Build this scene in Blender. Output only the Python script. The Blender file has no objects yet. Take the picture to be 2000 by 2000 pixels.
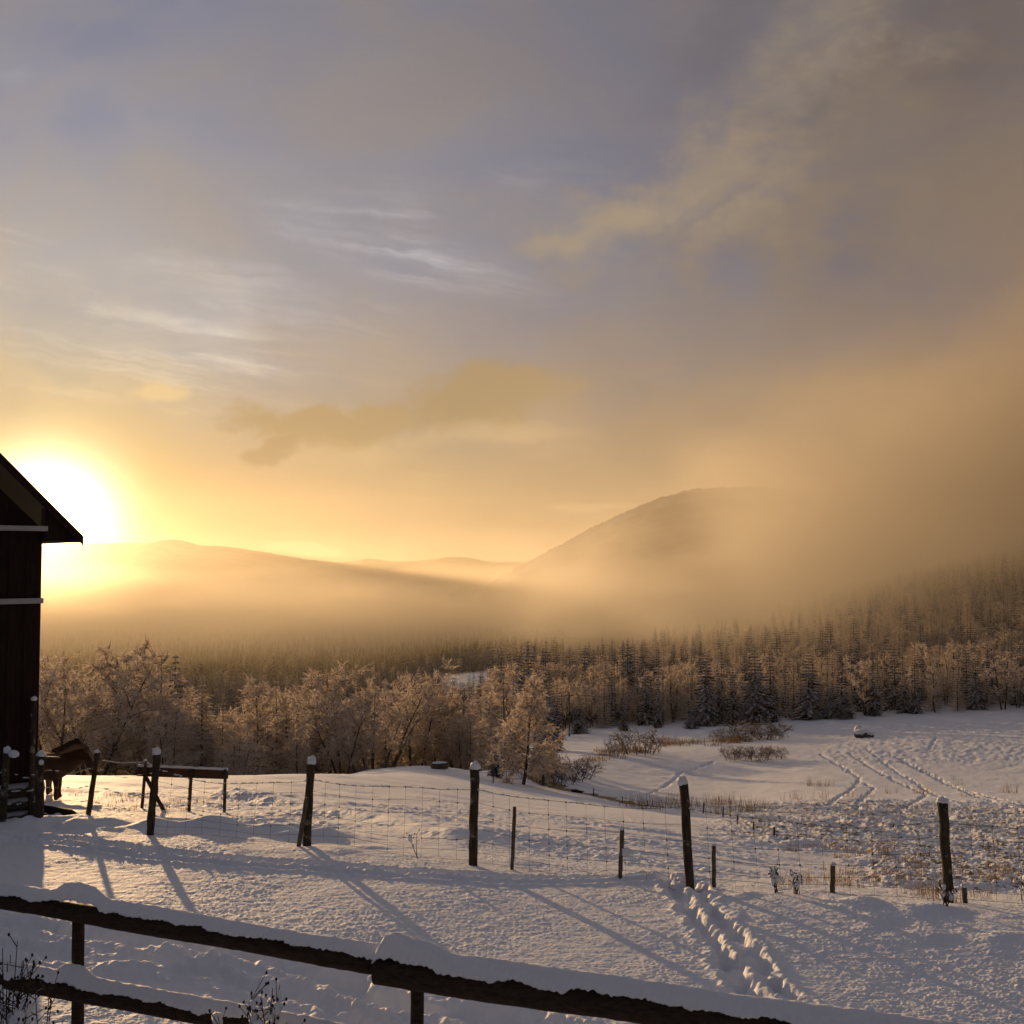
import bpy, bmesh, math, random
import numpy as np
from mathutils import Vector, Matrix
R = math.radians
S = bpy.context.scene
COL = S.collection

# ------------------------------------------------------------------ camera
PITCH = 2.63
CAMZ = 4.0
cam_d = bpy.data.cameras.new('camera'); cam = bpy.data.objects.new('camera', cam_d); COL.objects.link(cam)
cam.location = (0, 0, CAMZ); cam.rotation_euler = (R(90 + PITCH), 0, 0)
cam_d.sensor_width = 36; cam_d.lens = 36; cam_d.clip_start = 0.05; cam_d.clip_end = 60000
S.camera = cam
S.view_settings.view_transform = 'Standard'; S.view_settings.look = 'None'
S.view_settings.exposure = 0.68; S.view_settings.gamma = 1
S.render.engine = 'CYCLES'
cy = S.cycles
cy.use_denoising = True
cy.max_bounces = 5; cy.diffuse_bounces = 2; cy.glossy_bounces = 2; cy.transmission_bounces = 3
cy.transparent_max_bounces = 8; cy.volume_bounces = 2
cy.use_adaptive_sampling = True; cy.adaptive_threshold = 0.03
cy.sample_clamp_indirect = 4.0

SP, CP = math.sin(R(PITCH)), math.cos(R(PITCH))
def ray(px, py):                       # direction of a point of the 2000 px photograph, scaled to Y = 1
    cx = (px - 1000) / 2000.0; c = (1000 - py) / 2000.0
    y = CP - c * SP; z = SP + c * CP
    return cx / y, z / y
def pt(px, py, d):
    u, w = ray(px, py)
    return Vector((u * d, d, CAMZ + w * d))
def rr(py):                            # drop below the camera per metre of depth
    return -ray(1000, py)[1]

# ------------------------------------------------------------------ sun
SU, SW = ray(91, 1022)
SUN_DIR = Vector((SU, 1, SW)).normalized()
SUN_EL = math.asin(SUN_DIR.z); SUN_AZ = math.atan2(SUN_DIR.x, SUN_DIR.y)
sun_d = bpy.data.lights.new('sun', 'SUN'); sun = bpy.data.objects.new('sun', sun_d); COL.objects.link(sun)
sun_d.energy = 5.0; sun_d.angle = R(0.5); sun_d.color = (1.0, 0.63, 0.31)
sun.rotation_euler = (-SUN_DIR).to_track_quat('-Z', 'Y').to_euler()

# ------------------------------------------------------------------ node helpers
class NT:
    def __init__(s, tree): s.t = tree; s.n = tree.nodes; s.l = tree.links
    def new(s, kind, **kw):
        x = s.n.new(kind)
        for k, v in kw.items(): setattr(x, k, v)
        return x
    def put(s, sock, v):
        if v is None: return
        if isinstance(v, bpy.types.NodeSocket): s.l.new(v, sock)
        else:
            if sock.type == 'RGBA' and len(v) == 3: v = (*v, 1)
            sock.default_value = v
    def m(s, op, a, b=None, c=None, clamp=False):
        x = s.new('ShaderNodeMath', operation=op, use_clamp=clamp)
        for i, v in enumerate((a, b, c)): s.put(x.inputs[i], v)
        return x.outputs[0]
    def vm(s, op, a, b=None):
        x = s.new('ShaderNodeVectorMath', operation=op)
        s.put(x.inputs[0], a); s.put(x.inputs[1], b)
        return x.outputs['Value'] if op in ('DOT_PRODUCT', 'LENGTH', 'DISTANCE') else x.outputs[0]
    def sep(s, v):
        x = s.new('ShaderNodeSeparateXYZ'); s.put(x.inputs[0], v); return x.outputs
    def comb(s, a, b, c):
        x = s.new('ShaderNodeCombineXYZ')
        for i, v in enumerate((a, b, c)): s.put(x.inputs[i], v)
        return x.outputs[0]
    def mix(s, f, a, b, mode='MIX'):
        x = s.new('ShaderNodeMix', data_type='RGBA', blend_type=mode)
        s.put(x.inputs['Factor'], f); s.put(x.inputs['A'], a) if False else s.put(x.inputs[6], a); s.put(x.inputs[7], b)
        return x.outputs[2]
    def noise(s, vec, scale, detail=4, rough=0.55, dist=0.0):
        x = s.new('ShaderNodeTexNoise'); s.put(x.inputs['Vector'], vec)
        x.inputs['Scale'].default_value = scale; x.inputs['Detail'].default_value = detail
        x.inputs['Roughness'].default_value = rough; x.inputs['Distortion'].default_value = dist
        return x.outputs['Fac']
    def sm(s, v, a, b, lo=0.0, hi=1.0):
        x = s.new('ShaderNodeMapRange', interpolation_type='SMOOTHSTEP')
        s.put(x.inputs[0], v)
        for i, q in enumerate((a, b, lo, hi)): s.put(x.inputs[i + 1], q)
        return x.outputs[0]
    def ramp(s, v, stops, interp='EASE'):
        x = s.new('ShaderNodeValToRGB'); s.put(x.inputs[0], v); cr = x.color_ramp; cr.interpolation = interp
        while len(cr.elements) < len(stops): cr.elements.new(0.5)
        for e, (p, c) in zip(cr.elements, stops): e.position = p; e.color = (*c, 1)
        return x.outputs[0]

# ------------------------------------------------------------------ world: sky, thin cloud and the glow round the sun
W = bpy.data.worlds.new('World'); S.world = W; W.use_nodes = True
W.node_tree.nodes.clear(); n = NT(W.node_tree)
gd = n.new('ShaderNodeTexCoord').outputs['Generated']
D = n.vm('NORMALIZE', gd); dx, dy, dz = n.sep(D)
sky = n.new('ShaderNodeTexSky', sky_type='NISHITA', sun_disc=False)
sky.sun_elevation = SUN_EL; sky.sun_rotation = SUN_AZ; sky.altitude = 300; sky.air_density = 1.0; sky.dust_density = 1.5; sky.ozone_density = 1.2
nish = n.vm('MULTIPLY', sky.outputs[0], (0.09, 0.09, 0.09))
cosang = n.vm('DOT_PRODUCT', D, tuple(SUN_DIR))
ang = n.m('DIVIDE', n.m('ARCCOSINE', n.m('MINIMUM', cosang, 0.999999)), math.pi)          # 0..1 = 0..180 degrees
el = n.m('MULTIPLY', n.m('ARCSINE', dz), 180 / math.pi)
def deg(*st): return [(a / 180.0, c) for a, c in st]
lowr = n.ramp(ang, deg((0, (1.0, .86, .55)), (6, (.56, .42, .215)), (10, (.55, .415, .225)), (18, (.54, .41, .235)), (26, (.46, .335, .195)), (36, (.345, .25, .15)), (48, (.265, .185, .11)), (60, (.22, .17, .135)), (85, (.145, .135, .145)), (180, (.095, .095, .11))), 'LINEAR')
highr = n.ramp(ang, deg((0, (1.0, .86, .55)), (8, (.62, .60, .51)), (13, (.48, .505, .535)), (18, (.37, .395, .47)), (24, (.315, .33, .405)), (32, (.272, .275, .335)), (42, (.222, .213, .258)), (52, (.18, .16, .18)), (65, (.175, .163, .185)), (90, (.19, .188, .225)), (180, (.165, .165, .21))), 'LINEAR')
eln = n.m('ADD', el, n.m('MULTIPLY', n.m('SUBTRACT', n.noise(D, 3.0, 4), 0.5), 8.0))
base = n.mix(n.sm(eln, 3.0, 17.0), lowr, highr)
skyc = n.mix(0.14, base, nish)
# direction on an upright wall far ahead of the viewer: u to the right, w upwards
dys = n.m('MAXIMUM', dy, 0.05)
u = n.m('DIVIDE', dx, dys); w = n.m('DIVIDE', dz, dys)
front = n.sm(dy, 0.15, 0.4)
P = n.comb(u, w, 0.0)
warp1 = n.noise(P, 5.0, 5, 0.6); warp2 = n.noise(n.comb(n.m('ADD', u, 7.3), w, 0.0), 5.0, 5, 0.6)
fine = n.noise(n.comb(u, n.m('MULTIPLY', w, 1.8), 3.3), 16.0, 6, 0.62)
fine2 = n.noise(n.comb(u, n.m('MULTIPLY', w, 2.2), 8.1), 46.0, 6, 0.66, 0.4)
def cloud(px, py, rx, ry, rot, warp=0.10, soft=0.75):
    cu, cw = ray(px, py); a = R(rot)
    uu = n.m('ADD', n.m('SUBTRACT', u, cu), n.m('MULTIPLY', n.m('SUBTRACT', warp1, 0.5), warp))
    ww = n.m('ADD', n.m('SUBTRACT', w, cw), n.m('MULTIPLY', n.m('SUBTRACT', warp2, 0.5), warp))
    x = n.m('ADD', n.m('MULTIPLY', uu, math.cos(a)), n.m('MULTIPLY', ww, math.sin(a)))
    y = n.m('SUBTRACT', n.m('MULTIPLY', ww, math.cos(a)), n.m('MULTIPLY', uu, math.sin(a)))
    q = n.m('ADD', n.m('POWER', n.m('ABSOLUTE', n.m('DIVIDE', x, rx / 2000)), 2.0), n.m('POWER', n.m('ABSOLUTE', n.m('DIVIDE', y, ry / 2000)), 2.0))
    q = n.m('SUBTRACT', 1.0, n.m('SQRT', q))
    q = n.m('ADD', q, n.m('ADD', n.m('MULTIPLY', n.m('SUBTRACT', fine, 0.5), 1.0), n.m('MULTIPLY', n.m('SUBTRACT', fine2, 0.5), 0.5)))
    return n.m('MULTIPLY', n.sm(q, 0.0, soft), front)
def lay(mask, amt, col):
    global skyc
    skyc = n.mix(n.m('MULTIPLY', mask, amt), skyc, col)
sa = R(-9)
su_ = n.m('ADD', n.m('MULTIPLY', u, math.cos(sa)), n.m('MULTIPLY', w, math.sin(sa)))
sw_ = n.m('SUBTRACT', n.m('MULTIPLY', w, math.cos(sa)), n.m('MULTIPLY', u, math.sin(sa)))
# high veil of large soft patches
patch = n.noise(n.comb(n.m('MULTIPLY', u, 0.8), w, 1.7), 2.6, 5, 0.55, 0.4)
warmv = n.noise(n.comb(n.m('MULTIPLY', su_, 1.5), n.m('MULTIPLY', sw_, 2.6), 9.4), 1.9, 7, 0.6, 0.6)
high = n.sm(w, 0.06, 0.2)
skyc = n.mix(n.m('MULTIPLY', n.m('MULTIPLY', n.sm(warmv, 0.46, 0.68), high), 0.85), skyc, n.vm('MULTIPLY', skyc, (1.16, 1.04, .86)))
skyc = n.mix(n.m('MULTIPLY', n.m('MULTIPLY', n.sm(warmv, 0.50, 0.34), high), 0.85), skyc, n.vm('MULTIPLY', skyc, (.80, .88, 1.02)))
skyc = n.mix(n.m('MULTIPLY', n.sm(patch, 0.42, 0.66), 0.16), skyc, n.vm('MULTIPLY', skyc, (0.55, 0.60, 0.78)))
skyc = n.mix(n.m('MULTIPLY', n.sm(patch, 0.50, 0.30), 0.14), skyc, n.vm('MULTIPLY', skyc, (1.35, 1.28, 1.15)))
# streaks of cirrus, slanting gently down to the right
st = n.noise(n.comb(n.m('MULTIPLY', su_, 2.2), n.m('MULTIPLY', n.m('ADD', sw_, n.m('MULTIPLY', n.m('SUBTRACT', warp1, .5), .05)), 22.0), 0.7), 2.0, 7, 0.62, 0.3)
cov = n.noise(n.comb(n.m('MULTIPLY', u, 1.1), n.m('MULTIPLY', w, 2.2), 5.1), 3.2, 4, 0.5)
cir = n.m('MULTIPLY', n.sm(st, 0.46, 0.74), n.sm(cov, 0.44, 0.62))
cirband = n.m('MULTIPLY', n.sm(w, 0.03, 0.10), n.sm(w, 0.42, 0.30))
cir = n.m('MULTIPLY', n.m('MULTIPLY', cir, cirband), n.m('MULTIPLY', front, n.sm(u, 0.28, 0.02)))
skyc = n.mix(n.m('MULTIPLY', cir, 0.8), skyc, n.vm('MULTIPLY', skyc, (1.6, 1.55, 1.42)))
def streak(px, py, rx, ry, rot, amt):
    global skyc
    k = n.m('MINIMUM', n.m('MULTIPLY', cloud(px, py, rx, ry, rot, 0.10, 1.0), n.m('MULTIPLY', n.sm(st, 0.30, 0.72), amt)), 1.0); amt = .75
    skyc = n.mix(n.m('MULTIPLY', k, amt), skyc, n.vm('MULTIPLY', skyc, (1.55, 1.52, 1.42)))
streak(700, 430, 260, 110, -14, 1.3); streak(470, 555, 300, 70, -10, 1.1); streak(930, 560, 300, 60, -9, 0.9); streak(300, 680, 420, 80, -9, 0.9); streak(120, 765, 200, 40, -8, 1.0); streak(1080, 330, 200, 40, -4, 0.5); streak(40, 150, 60, 30, 5, .7)
# brown cloud mass to the right with its sunlit left rim
ra = R(32)
bu = n.m('ADD', n.m('MULTIPLY', u, math.cos(ra)), n.m('MULTIPLY', w, math.sin(ra))); bw_ = n.m('SUBTRACT', n.m('MULTIPLY', w, math.cos(ra)), n.m('MULTIPLY', u, math.sin(ra)))
rag = n.noise(n.comb(n.m('MULTIPLY', n.m('ADD', bu, n.m('MULTIPLY', warp2, .12)), 2.6), n.m('MULTIPLY', n.m('ADD', bw_, n.m('MULTIPLY', warp1, .10)), 6.5), 2.2), 2.0, 7, 0.6, 0.5)
ragm = n.sm(rag, 0.18, 0.74)
lay(cloud(1900, 330, 650, 350, 30, 0.30, 1.0), 0.80, (.222, .182, .152))
lay(n.m('MULTIPLY', cloud(1730, 150, 420, 190, 36, 0.3, 0.9), ragm), 0.75, (.165, .125, .112))
lay(cloud(1420, 100, 270, 140, 30, 0.3, 1.0), 0.55, (.150, .148, .185))
lay(cloud(1520, 330, 620, 210, 30, 0.34, 1.1), 0.62, (.285, .228, .172))
lay(n.m('MULTIPLY', cloud(1330, 385, 430, 150, 28, 0.30, 1.0), ragm), 0.95, (.43, .335, .225))
lay(n.m('MULTIPLY', cloud(1180, 455, 230, 60, 20, 0.18, 0.9), ragm), 0.8, (.46, .365, .255))
lay(n.m('MULTIPLY', cloud(1630, 85, 330, 130, 36, 0.28, 1.0), ragm), 0.95, (.34, .28, .215))
lay(n.m('MULTIPLY', cloud(1560, 430, 420, 120, 14, 0.26, 0.9), ragm), 0.6, (.29, .225, .165))
lay(n.m('MULTIPLY', cloud(1560, 780, 440, 80, 6, 0.22, 0.9), ragm), 0.65, (.42, .29, .16))
lay(cloud(2000, 840, 640, 220, 8, 0.2, 0.9), 0.62, (.24, .172, .112))
# the long cloud over the valley and the small golden one beside the sun
cvar = n.sm(n.m('ADD', n.m('MULTIPLY', fine, .6), n.m('MULTIPLY', fine2, .4)), .12, .42)
lay(n.m('MULTIPLY', cloud(930, 775, 250, 64, 10, 0.11, 0.5), cvar), 1.0, (.43, .312, .168))
lay(n.m('MULTIPLY', cloud(640, 812, 215, 48, 2, 0.11, 0.45), cvar), 1.0, (.47, .335, .172))
lay(cloud(545, 870, 80, 32, 18, 0.06, 0.40), 0.95, (.43, .31, .16))
lay(n.m('MULTIPLY', cloud(700, 860, 220, 40, 6, 0.10, 0.8), ragm), 0.6, (.80, .57, .28))
lay(cloud(980, 838, 230, 30, 4, 0.07, 0.9), 0.45, (.74, .53, .27))
lay(cloud(315, 772, 90, 30, -6, 0.08, 0.6), 0.7, (.95, .68, .34))
lay(cloud(1150, 985, 110, 12, 3, 0.03, 0.7), 0.45, (.74, .52, .27))
lay(cloud(600, 1072, 95, 16, -2, 0.03, 0.5), 0.6, (.90, .68, .34))
# glow of thin cloud round the sun
angd = n.m('MULTIPLY', ang, 180.0)
g1 = n.m('EXPONENT', n.m('MULTIPLY', n.m('POWER', n.m('DIVIDE', angd, 2.35), 2.0), -1.0))
g2 = n.m('EXPONENT', n.m('DIVIDE', angd, -2.4))
glow = n.vm('ADD', n.vm('MULTIPLY', n.comb(g1, g1, g1), (9.0, 8.0, 5.2)), n.vm('MULTIPLY', n.comb(g2, g2, g2), (1.6, 1.3, 0.30)))
total = n.vm('MULTIPLY', n.vm('ADD', skyc, glow), (.51, .51, .515))
bg = n.new('ShaderNodeBackground'); n.put(bg.inputs[0], total); bg.inputs[1].default_value = 1.0
n.l.new(bg.outputs[0], n.new('ShaderNodeOutputWorld').inputs[0])

# ------------------------------------------------------------------ numeric helpers
rng = np.random.default_rng(7)
_p = np.random.default_rng(3).permutation(512); _p = np.concatenate([_p, _p, _p])
_ga = np.random.default_rng(5).uniform(0, 2 * np.pi, 512); _gx, _gy = np.cos(_ga), np.sin(_ga)
def perlin(x, y):
    x0 = np.floor(x).astype(np.int64); y0 = np.floor(y).astype(np.int64)
    fx = x - x0; fy = y - y0; a = x0 & 511; b = y0 & 511
    sx = fx * fx * fx * (fx * (fx * 6 - 15) + 10); sy = fy * fy * fy * (fy * (fy * 6 - 15) + 10)
    def g(i, j, ox, oy):
        h = _p[_p[(a + i) & 511] + ((b + j) & 511)] & 511
        return _gx[h] * (fx - ox) + _gy[h] * (fy - oy)
    n0 = g(0, 0, 0, 0) * (1 - sx) + g(1, 0, 1, 0) * sx
    n1 = g(0, 1, 0, 1) * (1 - sx) + g(1, 1, 1, 1) * sx
    return (n0 * (1 - sy) + n1 * sy) * 1.4
def fbm(x, y, lam, octv=3, gain=0.5):
    f = 0; a = 1.0; k = 1.0 / lam
    for i in range(octv):
        f = f + a * perlin(x * k + 17.3 * i, y * k - 9.1 * i); a *= gain; k *= 2.03
    return f
def ss(x, a, b):
    t = np.clip((x - a) / (b - a), 0, 1); return t * t * (3 - 2 * t)

# ------------------------------------------------------------------ the lie of the land: depth against picture row, column by column
def zc(d, py): return CAMZ - rr(py) * d
def plane(y): return 0.10 - 0.07 * (np.maximum(y, -30) - 8)
def C(u, first, rows):
    pts = [(1.0, plane(1.0)), (4, plane(4.)), (8, plane(8.)), (11, plane(11.)), (first, float(plane(first)))]
    for r in rows: pts.append((r[0], r[1]) if r[1] < 900 else (r[0], zc(*r)))
    return u, pts
LEFT = [(56, -8.8), (80, -13.5), (150, -28.), (300, -47.), (500, -57.), (800, -74.), (1200, -93.), (2200, -120.), (9500, -120.)]
COLS = [
 C(-0.70, 19, [(28, -2.6), (42, -4.6)] + LEFT),
 C(-0.45, 18.5, [(20, 1583), (28, 1562), (34, 1531), (42, 1500)] + LEFT),
 C(-0.40, 18, [(20, 1586), (28, 1563), (34, 1532), (42, 1500)] + LEFT),
 C(-0.30, 17.2, [(20, 1607), (26, 1578), (33, 1540), (42, 1501)] + LEFT),
 C(-0.20, 16.5, [(20, 1616), (25, 1590), (32, 1550), (42, 1506), (46, 1500), (60, -9.0)] + LEFT[1:]),
 C(-0.12, 15.7, [(20, 1618), (26, 1588), (33, 1555), (42, 1519), (50, 1502), (60, 1500), (74, 1479), (95, -16.), (150, -27.), (300, -42.), (500, -53.), (800, -72.), (1200, -92.), (2200, -120.), (9500, -120.)]),
 C(-0.06, 15.2, [(20, 1622), (27, 1590), (36, 1556), (46, 1528), (56, 1516), (72, 1484), (90, -15.5), (150, -26.), (300, -37.), (400, -38.), (600, -56.), (1000, -80.), (2200, -118.), (9500, -120.)]),
 C(0.0, 14.6, [(20, 1628), (30, 1582), (48, 1542), (56, 1541), (62, 1530), (75, 1512), (95, 1488), (130, 1462), (180, 1435), (300, -34.), (400, -38.), (600, -50.), (1000, -70.), (2200, -110.), (9500, -110.)]),
 C(0.06, 14.3, [(20, 1640), (29, 1600), (42, 1563), (52, 1562), (62, 1546), (80, 1518), (104, 1480), (130, 1462), (175, 1432), (300, -36.), (450, -44.), (700, -54.), (1000, -66.), (2200, -105.), (9500, -100.)]),
 C(0.10, 14.1, [(20, 1645), (28, 1610), (38, 1580), (50, 1571), (60, 1562), (76, 1542), (100, 1503), (113, 1472), (130, 1467), (172, 1427), (300, -37.), (400, -44.), (700, -60.), (1000, -80.), (2200, -100.), (9500, -90.)]),
 C(0.20, 13.7, [(18, 1690), (25, 1652), (35, 1608), (45, 1599), (60, 1581), (75, 1560), (100, 1520), (114, 1490), (124, 1449), (142, 1447), (176, 1418), (300, -34.), (500, -43.), (800, -54.), (1500, -70.), (9500, -60.)]),
 C(0.30, 13.4, [(18, 1713), (24, 1688), (30, 1640), (45, 1585), (60, 1556), (80, 1536), (105, 1490), (130, 1448), (136, 1441), (152, 1440), (182, 1404), (300, -31.), (500, -33.), (800, -34.), (1500, -40.), (9500, -30.)]),
 C(0.40, 13.2, [(18, 1722), (23, 1702), (31, 1656), (42, 1618), (55, 1580), (63, 1564), (80, 1540), (105, 1490), (130, 1441), (137, 1433), (156, 1433), (187, 1389), (300, -28.), (500, -22.), (700, -15.), (1200, -10.), (9500, 0.)]),
 C(0.50, 13.1, [(18, 1728), (24, 1706), (32, 1662), (43, 1618), (58, 1578), (66, 1560), (80, 1540), (105, 1490), (135, 1429), (156, 1428), (190, 1375), (300, -25.), (500, -10.), (700, 5.), (1200, 20.), (9500, 20.)]),
 C(0.75, 13.0, [(18, -1.6), (40, -6.5), (80, -13.5), (135, -18.), (190, -22.), (300, -22.), (500, -4.), (700, 14.), (1200, 40.), (9500, 40.)]),
]
_lg = np.linspace(math.log(1.0), math.log(9500.), 600)
_ug = np.linspace(-0.9, 0.9, 361)
_tab = np.zeros((len(COLS), 600))
for i, (uc, pts) in enumerate(COLS):
    q = np.array(pts); _tab[i] = np.interp(_lg, np.log(q[:, 0]), q[:, 1])
def _gs(a, k, axis):
    ker = np.exp(-0.5 * (np.arange(-3 * k, 3 * k + 1) / k) ** 2); ker /= ker.sum()
    pad = [(0, 0), (0, 0)]; pad[axis] = (3 * k, 3 * k); b = np.pad(a, pad, mode='edge')
    return np.apply_along_axis(lambda v: np.convolve(v, ker, 'valid'), axis, b)
_us = np.array([c[0] for c in COLS])
_grid = np.array([np.interp(_ug, _us, _tab[:, j]) for j in range(600)]).T
_grid = _gs(_gs(_grid, 5, 1), 7, 0)
def ground0(x, y):
    x = np.asarray(x, float); y = np.asarray(y, float)
    ys = np.maximum(y, 1.0)
    uu = np.clip(x / np.maximum(ys, 6.0), -0.899, 0.899)
    a = (uu + 0.9) / 1.8 * 360; b = (np.log(ys) - _lg[0]) / (_lg[-1] - _lg[0]) * 599
    b = np.clip(b, 0, 598.99); i = np.floor(a).astype(int); j = np.floor(b).astype(int); i = np.clip(i, 0, 359)
    fa = a - i; fb = b - j
    z = (_grid[i, j] * (1 - fa) + _grid[i + 1, j] * fa) * (1 - fb) + (_grid[i, j + 1] * (1 - fa) + _grid[i + 1, j + 1] * fa) * fb
    near = plane(y)
    return near * (1 - ss(y, 9, 13)) + z * ss(y, 9, 13)
def hit(px, py, dmin=6.0, dmax=260.0):
    uu, ww = ray(px, py); d = np.exp(np.linspace(math.log(dmin), math.log(dmax), 1500))
    g = ground0(uu * d, d); r_ = CAMZ + ww * d
    k = np.argmax(r_ < g)
    if not (r_ < g).any(): k = len(d) - 1
    return uu * d[k], d[k]
def seg_dist(x, y, poly):
    best = np.full(x.shape, 1e9); tt = np.zeros(x.shape); side = np.zeros(x.shape); acc = 0.0
    for (ax, ay), (bx, by) in zip(poly[:-1], poly[1:]):
        L = math.hypot(bx - ax, by - ay) + 1e-9; ex, ey = (bx - ax) / L, (by - ay) / L
        t = np.clip((x - ax) * ex + (y - ay) * ey, 0, L)
        px, py = x - ax - t * ex, y - ay - t * ey; d = np.hypot(px, py); m = d < best
        best[m] = d[m]; tt[m] = (acc + t)[m]; side[m] = (px * -ey + py * ex)[m]; acc += L
    return best, tt, side
def P2(lst, **k): return [hit(a, b, **k) for a, b in lst]
TR_FENCE = P2([(-60, 1624), (0, 1632), (120, 1642), (300, 1666), (450, 1682), (600, 1690), (800, 1706), (1000, 1716), (1150, 1716), (1290, 1720), (1345, 1716)], dmax=17.)
TR_FEET = P2([(1315, 1722), (1345, 1742), (1385, 1800), (1430, 1860), (1480, 1920), (1540, 1975), (1600, 2040)], dmax=15.)
TR_RUT = P2([(-60, 1795), (0, 1803), (120, 1818), (260, 1842), (420, 1858), (560, 1888), (660, 1915), (735, 1955), (820, 1975), (960, 1990), (1150, 2030)], dmax=15.)
TR_MEADOW = [P2(l, dmin=50, dmax=150) for l in (
    [(1600, 1472), (1650, 1500), (1678, 1520), (1672, 1535), (1640, 1555), (1618, 1575)],
    [(1690, 1530), (1707, 1540), (1690, 1555), (1672, 1580), (1690, 1598)],
    [(1660, 1472), (1720, 1510), (1770, 1535), (1808, 1550), (1800, 1562), (1755, 1585), (1760, 1605)],
    [(1690, 1462), (1740, 1500), (1790, 1530), (1840, 1558)],
    [(1740, 1475), (1800, 1505), (1870, 1540), (1950, 1570), (2040, 1600)],
    [(1760, 1482), (1830, 1520), (1900, 1548), (2000, 1575), (2050, 1585)],
    [(1265, 1552), (1330, 1510), (1395, 1487)],
    [(1815, 1466), (1830, 1440)])]
BERM = P2([(430, 1552), (600, 1580), (760, 1606), (900, 1640)], dmin=17)
BERM2 = P2([(60, 1590), (220, 1600), (300, 1614), (420, 1622), (560, 1628), (640, 1640)], dmax=18.)
CREEK = [hit(a, b, dmin=50, dmax=130) for a, b in ((1042, 1512), (1062, 1524), (1090, 1538), (1120, 1546), (1160, 1551), (1205, 1562), (1260, 1574))]
def near_box(x, y, poly, pad):
    q = np.array(poly); return (x > q[:, 0].min() - pad) & (x < q[:, 0].max() + pad) & (y > q[:, 1].min() - pad) & (y < q[:, 1].max() + pad)
def shape(x, y):
    """everything on the snow bigger than a hand: ruts, footprints, banks, tussocks"""
    z = ground0(x, y); uu = x / np.maximum(y, 3)
    near = ss(y, 60, 30)
    z = z + 0.030 * fbm(x, y, 3.5, 2) * ss(y, 2, 8) * ss(y, 140, 80)
    # beaten snow behind the wire fence
    fy = 16.2 + 0.55 * (-uu / 0.2) - np.clip(uu, 0, 1) * 5.5
    beat = ss(y - fy, 0.3, 2.5) * ss(y, 40, 26) * ss(uu, 0.36, 0.16)
    lump = np.abs(fbm(x, y, 0.42, 3, 0.6)) * (0.4 + 1.2 * ss(fbm(x, y, 3.0, 2), -.3, .5)); z = z + beat * (0.042 * lump + 0.035 * fbm(x, y, 1.7, 2))
    # old tyre lines running across the field
    q = y * 0.94 + x * 0.34 + 0.35 * fbm(x, y, 6.0, 2)
    z = z - ss(y, 24, 30) * ss(y, 56, 46) * ss(uu, 0.12, 0.0) * 0.05 * np.maximum(0, np.sin(q * 2.1) + 0.6 * fbm(x, y, 2.5, 2) - 0.25)
    z = z - ss(y, 17, 19) * ss(y, 34, 28) * ss(uu, 0.02, 0.1) * ss(uu, .36, .25) * 0.07 * np.maximum(0, np.sin((y * 0.9 + x * 0.3 + .3 * fbm(x, y, 4., 2)) * 3.0) - 0.2)
    # tussocky bank on the right
    bank = ss(uu, 0.15, 0.24) * ss(y, 24, 30) * ss(y, 70, 58)
    bank = np.maximum(bank, ss(uu, 0.30, 0.36) * ss(y, 14.5, 17) * ss(y, 70, 58))
    tus = 1 - np.abs(fbm(x * 1.0, y * 0.8, 1.5, 2, 0.6)); z = z + bank * (0.19 * (tus - 0.6) * (0.5 + ss(fbm(x, y, 5., 2), -.4, .5)) + 0.085 * np.abs(fbm(x, y, 0.38, 3, .65)))
    # ripples and old prints on the far meadow
    mead = ss(y, 62, 72) * ss(y, 172, 160); z = z + mead * (0.05 * fbm(x, y, 2.2, 3, .6) + 0.16 * ss(uu, .26, .33) * ss(y, 96, 108) * np.abs(fbm(x, y, 1.4, 2)))
    z = z + ss(y, 140, 155) * ss(y, 230, 190) * 0.25 * np.abs(fbm(x, y, 4.0, 2))
    # drifts along the fence line
    dr = np.exp(-((y - fy + 0.4) / 0.8) ** 2) * ss(uu, 0.36, 0.30); z = z + dr * (0.015 + 0.075 * np.maximum(0, fbm(x, y, 1.3, 2)))
    dr2 = np.exp(-((y - fy + 0.9) / 0.9) ** 2) * ss(uu, 0.16, 0.26); z = z + dr2 * (0.07 + 0.12 * np.maximum(0, fbm(x, y, 1.0, 2)))
    m = near_box(x, y, BERM, 3)
    if m.any():
        d, t, s = seg_dist(x[m], y[m], BERM); h = np.where(s > 0, np.exp(-(s / 1.6) ** 2), np.exp(-(s / 0.5) ** 2)) * np.exp(-np.maximum(d - np.abs(s), 0) * 2)
        z[m] += 0.17 * h * (1 + 0.25 * fbm(x[m], y[m], 1.2, 2))
    m = near_box(x, y, BERM2, 3)
    if m.any():
        d, t, s = seg_dist(x[m], y[m], BERM2); h = np.where(s > 0, np.exp(-(s / 0.7) ** 2), np.exp(-(s / 0.45) ** 2)) * np.exp(-np.maximum(d - np.abs(s), 0) * 2)
        z[m] += 0.16 * h * (1 + 0.9 * fbm(x[m], y[m], 0.9, 2))
    def groove(poly, width, depth, rim, wob=0.12, pit=None):
        m = near_box(x, y, poly, 3 * width + .5)
        if not m.any(): return
        xm, ym = x[m], y[m]
        d, t, s = seg_dist(xm, ym, poly)
        d = d + wob * fbm(xm, ym, 0.45, 3, .6)
        prof = -depth * ss(d, width, width * 0.35) + rim * np.exp(-((d - width * 1.35) / (width * 0.45)) ** 2) * (0.6 + 0.9 * np.abs(fbm(xm, ym, 0.16, 2)))
        if pit: prof = prof - pit[1] * ss(d, width * .8, width * .3) * np.maximum(0, np.sin(t * 2 * np.pi / pit[0] + 2 * perlin(t, t * 0)))
        z[m] += prof
    groove(TR_FENCE, 0.15, 0.11, 0.035, 0.06)
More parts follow.
